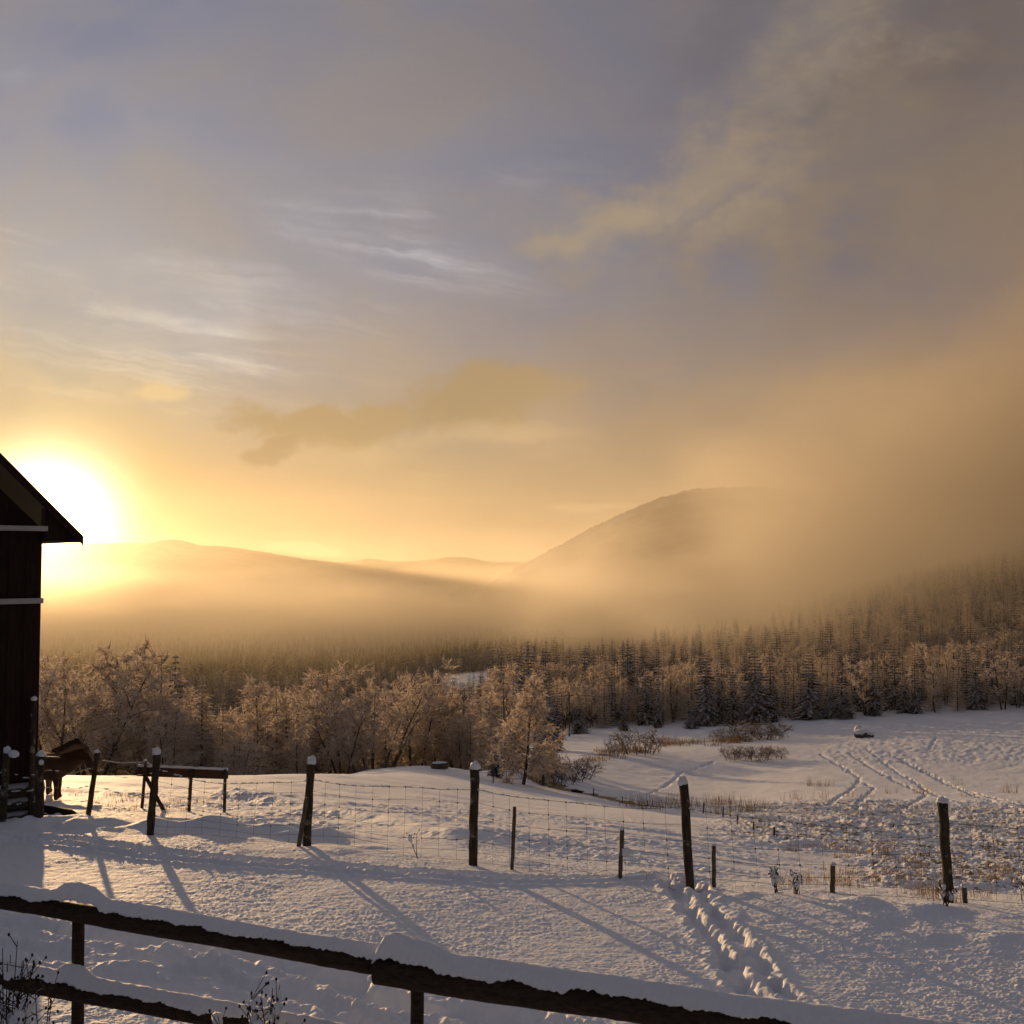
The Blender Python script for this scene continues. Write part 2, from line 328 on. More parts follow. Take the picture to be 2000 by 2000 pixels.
    a = np.array(TR_FENCE); groove([tuple(p) for p in a + (0.05, -0.34)], 0.10, 0.06, 0.03, 0.06)
    f = np.array(TR_FEET); nrm = np.array([f[-1, 1] - f[0, 1], -(f[-1, 0] - f[0, 0])]); nrm = nrm / np.linalg.norm(nrm)
    groove([tuple(p) for p in f + nrm * 0.15], 0.125, 0.10, 0.028, 0.10, (0.62, 0.06))
    groove([tuple(p) for p in f - nrm * 0.15], 0.125, 0.10, 0.028, 0.10, (0.55, 0.06))
    groove(TR_RUT, 0.20, 0.12, 0.05, 0.10)
    a = np.array(TR_RUT); groove([tuple(p) for p in a + (-0.1, -0.62)], 0.15, 0.06, 0.04, 0.14)
    for i, l in enumerate(TR_MEADOW): groove(l, 0.20 if i < 6 else .18, 0.12, 0.02, 0.30, (1.1, 0.04))
    groove(CREEK, 1.5, 0.24, 0.05, 0.35)
    for px, py, rx, ry, h in ((262, 1893, .32, .16, .09), (330, 1868, .2, .12, .08), (430, 1885, .3, .12, .05), (575, 1640, .45, .18, .12), (420, 1628, .4, .15, .10)):
        cx_, cy_ = hit(px, py, dmax=18.); z = z + h * np.exp(-((x - cx_) / rx) ** 2 - ((y - cy_) / ry) ** 2)
    return z
def gz(x, y):
    return float(shape(np.array([float(x)]), np.array([float(y)]))[0])

# ------------------------------------------------------------------ object helpers
def tag(o, label=None, cat=None, group=None, kind=None):
    if label: o['label'] = label
    if cat: o['category'] = cat
    if group: o['group'] = group
    if kind: o['kind'] = kind
    return o
def link_mesh(name, verts, faces, mats, parent=None, midx=None, smooth=True):
    me = bpy.data.meshes.new(name)
    if isinstance(faces, np.ndarray):
        v = np.asarray(verts, np.float32); k = faces.shape[1]
        me.vertices.add(len(v)); me.vertices.foreach_set('co', v.ravel())
        me.loops.add(faces.size); me.loops.foreach_set('vertex_index', faces.ravel().astype(np.int32))
        me.polygons.add(len(faces)); me.polygons.foreach_set('loop_start', np.arange(0, faces.size, k, dtype=np.int32))
        me.polygons.foreach_set('loop_total', np.full(len(faces), k, np.int32))
        me.update(calc_edges=True)
    else:
        me.from_pydata([tuple(q) for q in verts], [], faces)
    for m in (mats if isinstance(mats, (list, tuple)) else [mats]): me.materials.append(m)
    if midx is not None: me.polygons.foreach_set('material_index', np.asarray(midx, np.int32))
    me.polygons.foreach_set('use_smooth', np.full(len(me.polygons), smooth))
    me.update()
    o = bpy.data.objects.new(name, me); COL.objects.link(o)
    if parent: o.parent = parent
    return o
def empty(name, loc, rz=0.0):
    o = bpy.data.objects.new(name, None); COL.objects.link(o); o.location = loc; o.rotation_euler = (0, 0, rz); o.empty_display_size = 0.2
    return o
class MB:
    """collects simple solids into one mesh"""
    def __init__(s): s.v = []; s.f = []; s.m = []
    def add(s, v, f, m=0):
        k = len(s.v); s.v += [tuple(q) for q in v]; s.f += [tuple(i + k for i in g) for g in f]; s.m += [m] * len(f)
    def box(s, c, sx, sy, sz, rot=None, m=0, bev=0.0):
        bm = bmesh.new(); bmesh.ops.create_cube(bm, size=1)
        bmesh.ops.scale(bm, vec=(sx, sy, sz), verts=bm.verts)
        if bev: bmesh.ops.bevel(bm, geom=list(bm.edges), offset=bev, segments=2, affect='EDGES', profile=0.6)
        M = (Matrix.Translation(c) @ (rot.to_4x4() if rot else Matrix()))
        bmesh.ops.transform(bm, matrix=M, verts=bm.verts); bm.verts.index_update()
        s.add([q.co[:] for q in bm.verts], [[q.index for q in f.verts] for f in bm.faces], m); bm.free()
    def tube(s, pts, rad, seg=8, m=0, rough=0.0, cap=True, seed=0):
        pts = [Vector(p) for p in pts]; rnd = random.Random(seed); N = len(pts)
        if not hasattr(rad, '__len__'): rad = [rad] * N
        v = []; ref = None
        for i, p in enumerate(pts):
            t = (pts[min(i + 1, N - 1)] - pts[max(i - 1, 0)]).normalized()
            if ref is None: ref = t.orthogonal().normalized()
            a = (ref - t * ref.dot(t)).normalized(); b = t.cross(a); ref = a
            for k in range(seg):
                th = 2 * math.pi * k / seg; r = rad[i] * (1 + rough * rnd.uniform(-1, 1))
                v.append(p + (a * math.cos(th) + b * math.sin(th)) * r)
        f = []
        for i in range(N - 1):
            for k in range(seg):
                f.append((i * seg + k, i * seg + (k + 1) % seg, (i + 1) * seg + (k + 1) % seg, (i + 1) * seg + k))
        if cap: f.append(tuple(range(seg))[::-1]); f.append(tuple((N - 1) * seg + k for k in range(seg)))
        s.add(v, f, m)
    def blob(s, c, rx, ry, rz, sub=3, m=0, noise=0.15, seed=0, flat=None):
        bm = bmesh.new(); bmesh.ops.create_icosphere(bm, subdivisions=sub, radius=1)
        v = np.array([q.co[:] for q in bm.verts]); f = [[q.index for q in g.verts] for g in bm.faces]; bm.free()
        k = 1 + noise * (perlin(v[:, 0] * 1.7 + seed * 3.1, v[:, 1] * 1.7 + v[:, 2] * 1.3) + 0.5 * perlin(v[:, 0] * 4 + seed, v[:, 2] * 4 - v[:, 1] * 3))
        v = v * k[:, None]
        if flat is not None: v[:, 2] = np.where(v[:, 2] < flat, flat + (v[:, 2] - flat) * 0.15, v[:, 2])
        s.add(v * (rx, ry, rz) + np.array(c), f, m)
    def build(s, name, mats, parent=None, smooth=True):
        return link_mesh(name, s.v, s.f, mats, parent, s.m, smooth)
def children(o): return [c for c in bpy.data.objects if c.parent == o]
def copy_tree(o, parent=None, kids=None):
    c = o.copy(); COL.objects.link(c)
    if parent: c.parent = parent
    for ch in (kids if kids is not None else children(o)): copy_tree(ch, c)
    return c

# ------------------------------------------------------------------ materials
def mat(name):
    m = bpy.data.materials.new(name); m.use_nodes = True; t = NT(m.node_tree); t.n.clear()
    out = t.new('ShaderNodeOutputMaterial'); return m, t, out
def bsdf(t, out, col, rough=0.8, spec=0.3, normal=None):
    b = t.new('ShaderNodeBsdfPrincipled'); t.put(b.inputs['Base Color'], col); t.put(b.inputs['Roughness'], rough)
    t.put(b.inputs['Specular IOR Level'], spec)
    if normal is not None: t.l.new(normal, b.inputs['Normal'])
    if out is not None: t.l.new(b.outputs[0], out.inputs[0])
    return b
def bump(t, h, strength=0.5, dist=0.02):
    b = t.new('ShaderNodeBump'); t.put(b.inputs['Height'], h); b.inputs['Strength'].default_value = strength; b.inputs['Distance'].default_value = dist
    return b.outputs[0]
SNOW = (0.80, 0.83, 0.88)
def m_snow_ground():
    m, t, out = mat('snow_ground'); pos = t.new('ShaderNodeNewGeometry').outputs['Position']
    att = t.new('ShaderNodeAttribute', attribute_name='cover'); cover = t.sep(att.outputs['Vector'])
    n1 = t.noise(pos, 34.0, 4, 0.65); n2 = t.noise(pos, 7.0, 3, 0.5)
    hgt = t.m('ADD', t.m('MULTIPLY', n1, 0.35), n2)
    straw = t.mix(t.noise(pos, 9.0, 3), (.16, .11, .06), (.30, .22, .12))
    spot = t.sm(t.m('ADD', t.noise(pos, 3.5, 5, 0.65), t.m('MULTIPLY', cover[1], 0.34)), 0.72, 0.86)
    col = t.mix(t.m('MULTIPLY', spot, t.sm(cover[1], 0.02, 0.2)), SNOW, straw)
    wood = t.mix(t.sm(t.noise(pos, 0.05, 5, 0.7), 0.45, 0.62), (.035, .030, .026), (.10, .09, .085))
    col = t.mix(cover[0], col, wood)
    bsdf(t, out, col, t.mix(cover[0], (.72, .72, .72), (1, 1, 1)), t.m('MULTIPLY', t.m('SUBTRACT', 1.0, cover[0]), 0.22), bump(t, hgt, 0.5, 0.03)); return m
def m_snow():
    m, t, out = mat('snow'); pos = t.new('ShaderNodeNewGeometry').outputs['Position']
    b = bsdf(t, None, SNOW, 0.7, 0.25, bump(t, t.noise(pos, 60.0, 3, 0.6), 0.35, 0.01))
    tr = t.new('ShaderNodeBsdfTranslucent'); t.put(tr.inputs[0], SNOW)
    mx = t.new('ShaderNodeMixShader'); mx.inputs[0].default_value = 0.12
    t.l.new(b.outputs[0], mx.inputs[1]); t.l.new(tr.outputs[0], mx.inputs[2]); t.l.new(mx.outputs[0], out.inputs[0]); return m
def m_wood(name, c1, c2, scale=(6, 6, 1), lichen=0.0, snow=0.0, bumpy=0.6, along=None):
    m, t, out = mat(name); tc = t.new('ShaderNodeTexCoord').outputs['Object']; pos = t.new('ShaderNodeNewGeometry')
    v = t.vm('MULTIPLY', tc, scale); g = t.noise(v, 5.0, 5, 0.65); col = t.mix(t.sm(g, .3, .7), c1, c2)
    if lichen: col = t.mix(t.m('MULTIPLY', t.sm(t.noise(tc, 6.0, 4, 0.6), 0.56, 0.66), lichen), col, (.33, .32, .28))
    nrm = bump(t, g, bumpy, 0.02)
    if snow:
        nz = t.sep(pos.outputs['Normal'])[2]
        s_ = t.sm(t.m('ADD', nz, t.m('MULTIPLY', t.m('SUBTRACT', t.noise(pos.outputs['Position'], 8.0, 3), 0.5), 0.8)), 0.35, 0.6)
        col = t.mix(t.m('MULTIPLY', s_, snow), col, SNOW)
    bsdf(t, out, col, 0.85, 0.2, nrm); return m
def m_frost(name, col, trans, c2=None):
    m, t, out = mat(name); pos = t.new('ShaderNodeNewGeometry').outputs['Position']
    c = t.mix(t.noise(pos, 1.3, 3), col, c2 or tuple(x * 0.7 for x in col))
    d = t.new('ShaderNodeBsdfDiffuse'); t.put(d.inputs[0], c)
    tr = t.new('ShaderNodeBsdfTranslucent'); t.put(tr.inputs[0], c)
    mx = t.new('ShaderNodeMixShader'); mx.inputs[0].default_value = trans
    t.l.new(d.outputs[0], mx.inputs[1]); t.l.new(tr.outputs[0], mx.inputs[2]); t.l.new(mx.outputs[0], out.inputs[0]); return m
def m_plain(name, col, rough=0.7, spec=0.3, var=0.3, sc=8.0):
    m, t, out = mat(name); tc = t.new('ShaderNodeTexCoord').outputs['Object']
    g = t.noise(tc, sc, 4); bsdf(t, out, t.mix(g, tuple(x * (1 - var) for x in col), tuple(min(1, x * (1 + var)) for x in col)), rough, spec, bump(t, g, .3, .01)); return m
M_GROUND = m_snow_ground(); M_SNOW = m_snow()
M_RAIL = m_wood('rail_wood', (.020, .013, .009), (.055, .036, .022), (1, 8, 8))
M_POST = m_wood('post_wood', (.022, .017, .012), (.075, .055, .036), (8, 8, 1.2), 0.55)
M_GREYWOOD = m_wood('grey_wood', (.06, .045, .032), (.15, .12, .09), (9, 9, 1.0), 0.2)
M_BARK = m_wood('bark', (.035, .024, .017), (.10, .07, .05), (5, 5, 1.2), 0.0, 0.9)
M_PALEBARK = m_wood('pale_bark', (.10, .075, .055), (.22, .17, .13), (5, 5, 1.2), 0.0, 0.9)
M_TWIG = m_frost('frosted_twigs', (.78, .69, .59), 0.45, (.54, .44, .35))
M_TWIGDARK = m_frost('brown_twigs', (.13, .085, .055), 0.2)
M_SNOWLEAF = m_frost('snow_on_branches', (.74, .76, .82), 0.25, (.55, .55, .60))
M_NEEDLE = m_frost('spruce_needles', (.020, .025, .014), 0.15, (.045, .042, .026))
M_STRAW = m_frost('dry_grass', (.30, .20, .10), 0.35, (.16, .10, .05))

# ------------------------------------------------------------------ ground: one sheet from the yard to the far side of the valley
ui = np.arange(-0.56, 0.5601, 0.00112)
uo = np.concatenate([-np.geomspace(0.565, 1.6, 34)[::-1], ui, np.geomspace(0.565, 1.6, 34)])
ys = [-60, -40, -25, -15, -9, -5, -2, 0, 1, 2, 3, 4, 5, 5.7, 6.3, 6.8, 7.2, 7.6]
while ys[-1] < 36: ys.append(ys[-1] + max(0.0135, ys[-1] ** 2 / (4.3 * 1024) * 0.62))
while ys[-1] < 80: ys.append(ys[-1] + 0.45)
while ys[-1] < 190: ys.append(ys[-1] + 0.75)
while ys[-1] < 5300: ys.append(ys[-1] * 1.035)
ys = np.array(ys)
hw = np.where(ys > 4, ys, 4 + (4 - ys) * 0.9)
X = uo[None, :] * hw[:, None]; Y = np.repeat(ys[:, None], len(uo), 1)
xf, yf = X.ravel(), Y.ravel()
Z = shape(xf, yf)
fn = ss(yf, 45, 20)
grain = (0.36 * fbm(xf * 0.8, yf * 1.1, 0.15, 3, 0.65) + 0.72 * np.abs(fbm(xf, yf, 0.065, 2, 0.6))) * (0.58 + 0.70 * ss(fbm(xf, yf, 2.6, 3), -.45, .5))
Z = Z + 0.0150 * grain * fn + 0.007 * fbm(xf, yf, 0.7, 2) * ss(yf, 60, 30)
far = ss(yf, 205, 320); Z = Z + far * 3.0 * fbm(xf, yf, 90., 3)
nr, nc = X.shape
idx = np.arange(nr * nc).reshape(nr, nc)
quads = np.stack([idx[:-1, :-1], idx[:-1, 1:], idx[1:, 1:], idx[1:, :-1]], -1).reshape(-1, 4)
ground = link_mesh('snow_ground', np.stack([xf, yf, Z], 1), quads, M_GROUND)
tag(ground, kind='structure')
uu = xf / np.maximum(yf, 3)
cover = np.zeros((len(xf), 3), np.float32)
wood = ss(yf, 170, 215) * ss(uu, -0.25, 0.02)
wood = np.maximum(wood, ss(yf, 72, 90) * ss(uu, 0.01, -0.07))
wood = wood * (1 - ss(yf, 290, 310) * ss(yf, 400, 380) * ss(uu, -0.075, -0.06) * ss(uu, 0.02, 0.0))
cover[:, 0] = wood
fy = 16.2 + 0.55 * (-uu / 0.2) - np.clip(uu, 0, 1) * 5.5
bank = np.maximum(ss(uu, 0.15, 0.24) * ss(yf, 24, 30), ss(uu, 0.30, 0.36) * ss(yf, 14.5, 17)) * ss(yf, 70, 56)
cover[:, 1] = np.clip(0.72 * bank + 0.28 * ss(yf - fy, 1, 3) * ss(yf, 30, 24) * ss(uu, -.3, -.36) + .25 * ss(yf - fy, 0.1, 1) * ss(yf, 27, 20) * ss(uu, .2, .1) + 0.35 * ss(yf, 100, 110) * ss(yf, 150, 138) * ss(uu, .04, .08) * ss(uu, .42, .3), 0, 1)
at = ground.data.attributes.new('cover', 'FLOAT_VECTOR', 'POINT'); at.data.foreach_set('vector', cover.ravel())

# ------------------------------------------------------------------ far hills
M_HILL = None
def m_hill():
    m, t, out = mat('forested_hill'); pos = t.new('ShaderNodeNewGeometry').outputs['Position']
    g = t.noise(t.vm('MULTIPLY', pos, (0.012, 0.012, 0.03)), 1.0, 6, 0.65)
    bsdf(t, out, t.mix(t.sm(g, .35, .65), (.030, .030, .026), (.085, .080, .075)), 0.95, 0.1); return m
M_HILL = m_hill()
def hill(name, label, prof, d, depth, foot, spikes, seed, nx=2600, back=1.0):
    """a ridge whose skyline follows prof (picture points) at depth d, sloping down to foot in front of and behind it"""
    q = np.array(prof, float); pxs = np.linspace(q[0, 0], q[-1, 0], nx)
    # smooth skyline
    sk = np.interp(pxs, q[:, 0], q[:, 1]); k = np.exp(-0.5 * (np.arange(-20, 21) / 7.) ** 2); k /= k.sum(); sk = np.convolve(np.pad(sk, 20, mode='edge'), k, 'valid') + 1.5 * fbm(pxs, pxs * 0 + seed, 60., 3)
    Ux = np.array([ray(a, b) for a, b in zip(pxs, sk)])
    dloc = d * (1 + 0.05 * fbm(pxs, pxs * 0 + seed, 300., 2))
    top = CAMZ + Ux[:, 1] * dloc
    rows = np.concatenate([np.linspace(-1, 0, 26), np.linspace(0, 1, 14)[1:]])
    V = np.zeros((len(rows), nx, 3))
    rg = np.random.default_rng(seed)
    spk = spikes * .55 * rg.random(nx) ** 1.3 if spikes else np.zeros(nx)
    for i, r in enumerate(rows):
        dd = dloc + r * depth; xx = Ux[:, 0] * dloc * (1 + 0.4 * r * depth / d if r < 0 else 1)
        f = np.cos(r * np.pi / 2) ** 1.3 if abs(r) < 1 else 0
        z = foot + (top - foot) * f
        V[i, :, 0] = xx; V[i, :, 1] = dd; V[i, :, 2] = z + (0.03 * (top - foot) * fbm(xx, dd, depth / 3, 3) if abs(r) > 0.02 else 0)
        V[i, :, 2] += spk * max(0, 1 - abs(r) * 14)
    idx = np.arange(len(rows) * nx).reshape(len(rows), nx)
    qd = np.stack([idx[:-1, :-1], idx[:-1, 1:], idx[1:, 1:], idx[1:, :-1]], -1).reshape(-1, 4)
    o = link_mesh(name, V.reshape(-1, 3), qd, M_HILL, smooth=True); tag(o, kind='structure'); return o
hill('distant_hills', '', [(-500, 1075), (0, 1070), (120, 1066), (200, 1062), (290, 1062), (340, 1054), (380, 1066), (440, 1068), (520, 1080), (620, 1096), (670, 1100), (720, 1090), (760, 1098), (820, 1096), (880, 1088), (915, 1090), (960, 1099), (1050, 1098), (1150, 1096), (1400, 1085), (1800, 1080), (2500, 1075)], 4200, 1200, -130, 5, 3)
hill('forested_hill', '', [(780, 1235), (860, 1200), (930, 1160), (985, 1125), (1040, 1096), (1090, 1070), (1130, 1050), (1180, 1022), (1235, 1000), (1290, 975), (1345, 962), (1400, 957), (1470, 955), (1530, 966), (1600, 985), (1700, 990), (1800, 970), (1950, 935), (2100, 900), (2500, 880)], 2300, 1100, -100, 15, 11)

# ------------------------------------------------------------------ air: one even haze, and the banks of mist lying in the valley
def closed_box(name, x0, x1, y0, y1, z0, z1, m):
    v = [(x, y, z) for x in (x0, x1) for y in (y0, y1) for z in (z0, z1)]
    o = link_mesh(name, v, [(0, 1, 3, 2), (4, 6, 7, 5), (0, 4, 5, 1), (2, 3, 7, 6), (0, 2, 6, 4), (1, 5, 7, 3)], m, smooth=False)
    tag(o, kind='stuff'); return o
def m_vol(name, col, dens, g):
    m, t, out = mat(name); v = t.new('ShaderNodeVolumePrincipled'); t.put(v.inputs['Color'], col); v.inputs['Anisotropy'].default_value = g
    t.put(v.inputs['Density'], dens); v.inputs['Blackbody Intensity'].default_value = 0
    t.l.new(v.outputs[0], out.inputs['Volume']); return m, t, v
HAZE_D = 0.6e-4
mh, _, _ = m_vol('haze', (.66, .60, .48), HAZE_D, 0.50)
haze = closed_box('haze', -5200, 5200, -70, 5500, -140, 330, mh)
def mist(name, x0, x1, y0, y1, z0, z1, g, fn, col=(.86, .78, .62), step=0.5, lobe=0.0):
    m, t, v = m_vol(name, col, 0.0, g)
    p = t.new('ShaderNodeNewGeometry').outputs['Position']; x, y, z = t.sep(p)
    d = fn(t, p, x, y, z); t.put(v.inputs['Density'], d)
    if lobe:                                                            # fine droplets throw part of the light almost straight on
        v2 = t.new('ShaderNodeVolumePrincipled'); t.put(v2.inputs['Color'], col); v2.inputs['Anisotropy'].default_value = 0.955; v2.inputs['Blackbody Intensity'].default_value = 0
        t.put(v.inputs['Density'], t.m('MULTIPLY', d, 1.0 - lobe)); t.put(v2.inputs['Density'], t.m('MULTIPLY', d, lobe)); ad = t.new('ShaderNodeAddShader')
        t.l.new(v.outputs[0], ad.inputs[0]); t.l.new(v2.outputs[0], ad.inputs[1]); t.l.new(ad.outputs[0], [q for q in t.n if q.type == 'OUTPUT_MATERIAL'][0].inputs['Volume']); m.volume_intersection_method = 'FAST' if hasattr(m, 'volume_intersection_method') else 0
    m.cycles.volume_step_rate = step
    o = closed_box(name, x0, x1, y0, y1, z0, z1, m); return o
def f_valley(t, p, x, y, z):
    q = t.vm('MULTIPLY', p, (1 / 420., 1 / 420., 1 / 120.))
    nz_ = t.noise(q, 1.0, 4, 0.6)
    top = t.m('ADD', z, t.m('MULTIPLY', t.m('SUBTRACT', nz_, 0.5), -150.0))
    layer = t.m('ADD', t.sm(top, -5.0, -78.0), t.m('MULTIPLY', t.sm(top, 100.0, -30.0), 0.11))
    start = t.sm(t.m('ADD', y, t.m('MULTIPLY', t.m('SUBTRACT', nz_, 0.5), -420.0)), 230.0, 1050.0)
    return t.m('MULTIPLY', t.m('MULTIPLY', layer, start), t.sm(y, 1500.0, 2900.0, 2.5e-3, 0.5e-3))
mist('valley_mist', -2600, 1500, 162, 3800, -135, 130, 0.58, f_valley, lobe=0.042)
def f_bank(t, p, x, y, z):
    q = t.vm('MULTIPLY', p, (1 / 330., 1 / 520., 1 / 150.))
    nz_ = t.noise(q, 1.0, 5, 0.58)
    nf_ = t.noise(t.vm('MULTIPLY', p, (1 / 90., 1 / 160., 1 / 55.)), 1.0, 3, 0.55)
    wob = t.m('ADD', t.m('MULTIPLY', t.m('SUBTRACT', nz_, 0.5), 2.7), t.m('MULTIPLY', t.m('SUBTRACT', nf_, 0.5), 0.7))
    # mist pouring over the wooded slope: its top climbs from the valley floor to above the hill on the right
    qq = t.m('DIVIDE', x, t.m('MAXIMUM', y, 100.0))
    k = t.m('DIVIDE', t.m('SUBTRACT', qq, 0.08), 0.36)
    k = t.m('MINIMUM', t.m('MAXIMUM', k, 0.0), 1.3)
    ztop = t.m('ADD', -38.0, t.m('MULTIPLY', t.m('POWER', k, 1.4), 120.0))
    hz = t.m('SUBTRACT', t.m('SUBTRACT', z, ztop), t.m('MULTIPLY', wob, 115.0))
    lay_ = t.m('ADD', t.sm(hz, 60.0, -60.0), t.m('MULTIPLY', t.sm(hz, 150.0, 0.0), 0.06))
    start = t.sm(t.m('SUBTRACT', y, t.m('MULTIPLY', wob, 210.0)), 150.0, 590.0)
    side = t.sm(t.m('ADD', qq, t.m('MULTIPLY', wob, 0.03)), -0.06, 0.12)
    ed = t.m('MULTIPLY', t.sm(y, 2180.0, 1700.0), t.sm(x, 2350.0, 1700.0))
    topz = t.sm(z, 318.0, 240.0)
    torn = t.sm(t.m('ADD', t.m('MULTIPLY', nf_, 0.45), t.m('MULTIPLY', nz_, 0.55)), 0.38, 0.60, 0.10, 1.8)
    lay_ = t.m('MULTIPLY', lay_, torn)
    return t.m('MULTIPLY', t.m('MULTIPLY', t.m('MULTIPLY', lay_, start), t.m('MULTIPLY', side, ed)), t.m('MULTIPLY', topz, t.sm(y, 600.0, 1300.0, 5.2e-3, 1.8e-3)))
mist('hillside_mist', -300, 2400, 140, 2200, -90, 320, 0.66, f_bank, (.60, .565, .50))

# ------------------------------------------------------------------ trees
class TB:
    """collects tapered rods and leaf-sized triangles for one tree"""
    def __init__(s): s.wv = []; s.wf = []; s.tv = []; s.tm = []; s.nv = 0
    def rod(s, pts, r0, r1, seg=5):
        pts = np.asarray(pts); N = len(pts); ring = []
        t = np.gradient(pts, axis=0); t /= np.linalg.norm(t, axis=1)[:, None] + 1e-9
        a = np.cross(t, (0.3, 0.9, 0.31)); a /= np.linalg.norm(a, axis=1)[:, None] + 1e-9; b = np.cross(t, a)
        rad = np.linspace(r0, r1, N)
        for k in range(seg):
            th = 2 * np.pi * k / seg; ring.append(pts + (a * np.cos(th) + b * np.sin(th)) * rad[:, None])
        v = np.stack(ring, 1).reshape(-1, 3); s.wv.append(v)
        for i in range(N - 1):
            for k in range(seg):
                s.wf.append((s.nv + i * seg + k, s.nv + i * seg + (k + 1) % seg, s.nv + (i + 1) * seg + (k + 1) % seg, s.nv + (i + 1) * seg + k))
        s.nv += len(v)
    def tri(s, a, b, c, m=0): s.tv += [a, b, c]; s.tm.append(m)
    def sliver(s, p, d, L, w, rg, m=0):
        d = d / (np.linalg.norm(d) + 1e-9); q = np.cross(d, rg.normal(size=3)); q /= np.linalg.norm(q) + 1e-9
        s.tri(p - q * w / 2, p + q * w / 2, p + d * L, m)
def unit(v): return v / (np.linalg.norm(v) + 1e-9)
def birch(seed, h, spread, stems=1, lean=0.1, limbs=13, dens=1.0, tw=0.034, low=0.22, rise=0.75, conic=0.0):
    rg = np.random.default_rng(seed); T = TB()
    for sidx in range(stems):
        az = rg.uniform(0, 6.28) if stems < 2 else 6.28 * sidx / stems + rg.uniform(-.4, .4)
        out = np.array([np.cos(az), np.sin(az), 0.]) ; hh = h * rg.uniform(0.86, 1.0) if stems > 1 else h
        base = out * (0.12 * stems if stems > 1 else 0); N = 9
        pts = []; p = base.copy(); d = unit(np.array([out[0] * lean * 1.6, out[1] * lean * 1.6, 1.]))
        for i in range(N + 1):
            pts.append(p.copy()); p = p + d * hh / N; d = unit(d * (1 if stems > 1 else .75) + rg.normal(0, 0.05, 3) + np.array([0, 0, .04 if stems > 1 else .25]) + out * lean * (.12 if stems > 1 else 0))
        pts = np.array(pts); pts[:, 2] *= hh / pts[-1, 2]; T.rod(pts, hh * 0.0135 + .02, 0.012, 6)
        nl = int(limbs * rg.uniform(.9, 1.15)); ph = rg.uniform(0, 6.28)
        for j in range(nl):
            t = low + (0.97 - low) * (j + rg.uniform(0, .8)) / nl
            f = t * N; i0 = min(int(f), N - 1); o = pts[i0] + (pts[i0 + 1] - pts[i0]) * (f - i0)
            a = ph + 2.4 * j + rg.uniform(-.4, .4)
            prof = (1 - t) ** .8 * 1.25 if conic else (np.sin(np.pi * min(1, (t - low * .6) / (1 - low * .6)) ** .8) * .85 + .18)
            L = spread * prof * rg.uniform(.75, 1.15) + .25
            el = rise * rg.uniform(.5, 1.2) * (0.6 + .5 * t)
            d = np.array([np.cos(a) * np.cos(el), np.sin(a) * np.cos(el), np.sin(el)]); lp = [o]; M = 6; q = o.copy()
            for i in range(M):
                q = q + d * L / M; d = unit(d + rg.normal(0, .12, 3) + np.array([0, 0, .05 - .16 * i / M * (1.2 if not conic else .6)])); lp.append(q.copy())
            lp = np.array(lp); T.rod(lp, .010 + .011 * L, .008, 4)
            ns = int((4 + 3.2 * L) * dens)
            for k in range(ns):
                ft = rg.uniform(.12, 1.) ** .8 * M; i1 = min(int(ft), M - 1); o2 = lp[i1] + (lp[i1 + 1] - lp[i1]) * (ft - i1)
                d2 = unit(unit(lp[i1 + 1] - lp[i1]) * .8 + rg.normal(0, .62, 3) + np.array([0, 0, .12])); L2 = (.30 * L + .28) * rg.uniform(.6, 1.2)
                M2 = 4; sp = [o2]; q = o2.copy()
                for i in range(M2):
                    q = q + d2 * L2 / M2; d2 = unit(d2 + rg.normal(0, .14, 3) + np.array([0, 0, -.09])); sp.append(q.copy())
                sp = np.array(sp)
                for i in range(M2):                                   # frosted twig: two crossed slender ribbons
                    T.sliver(sp[i], sp[i + 1] - sp[i], np.linalg.norm(sp[i + 1] - sp[i]) * 1.5, tw * 1.2, rg, 0)
                nt = int(rg.integers(7, 11) * (L2 / .6 + .4) * dens)
                for _ in range(nt):
                    ft2 = rg.uniform(.05, 1) * M2; i2 = min(int(ft2), M2 - 1); o3 = sp[i2] + (sp[i2 + 1] - sp[i2]) * (ft2 - i2)
                    d3 = unit(unit(sp[i2 + 1] - sp[i2]) * .7 + rg.normal(0, .65, 3) + np.array([0, 0, -.08]))
                    T.sliver(o3, d3, rg.uniform(.18, .48), tw * rg.uniform(.7, 1.3), rg, 0 if rg.random() < .86 else 1)
    return T
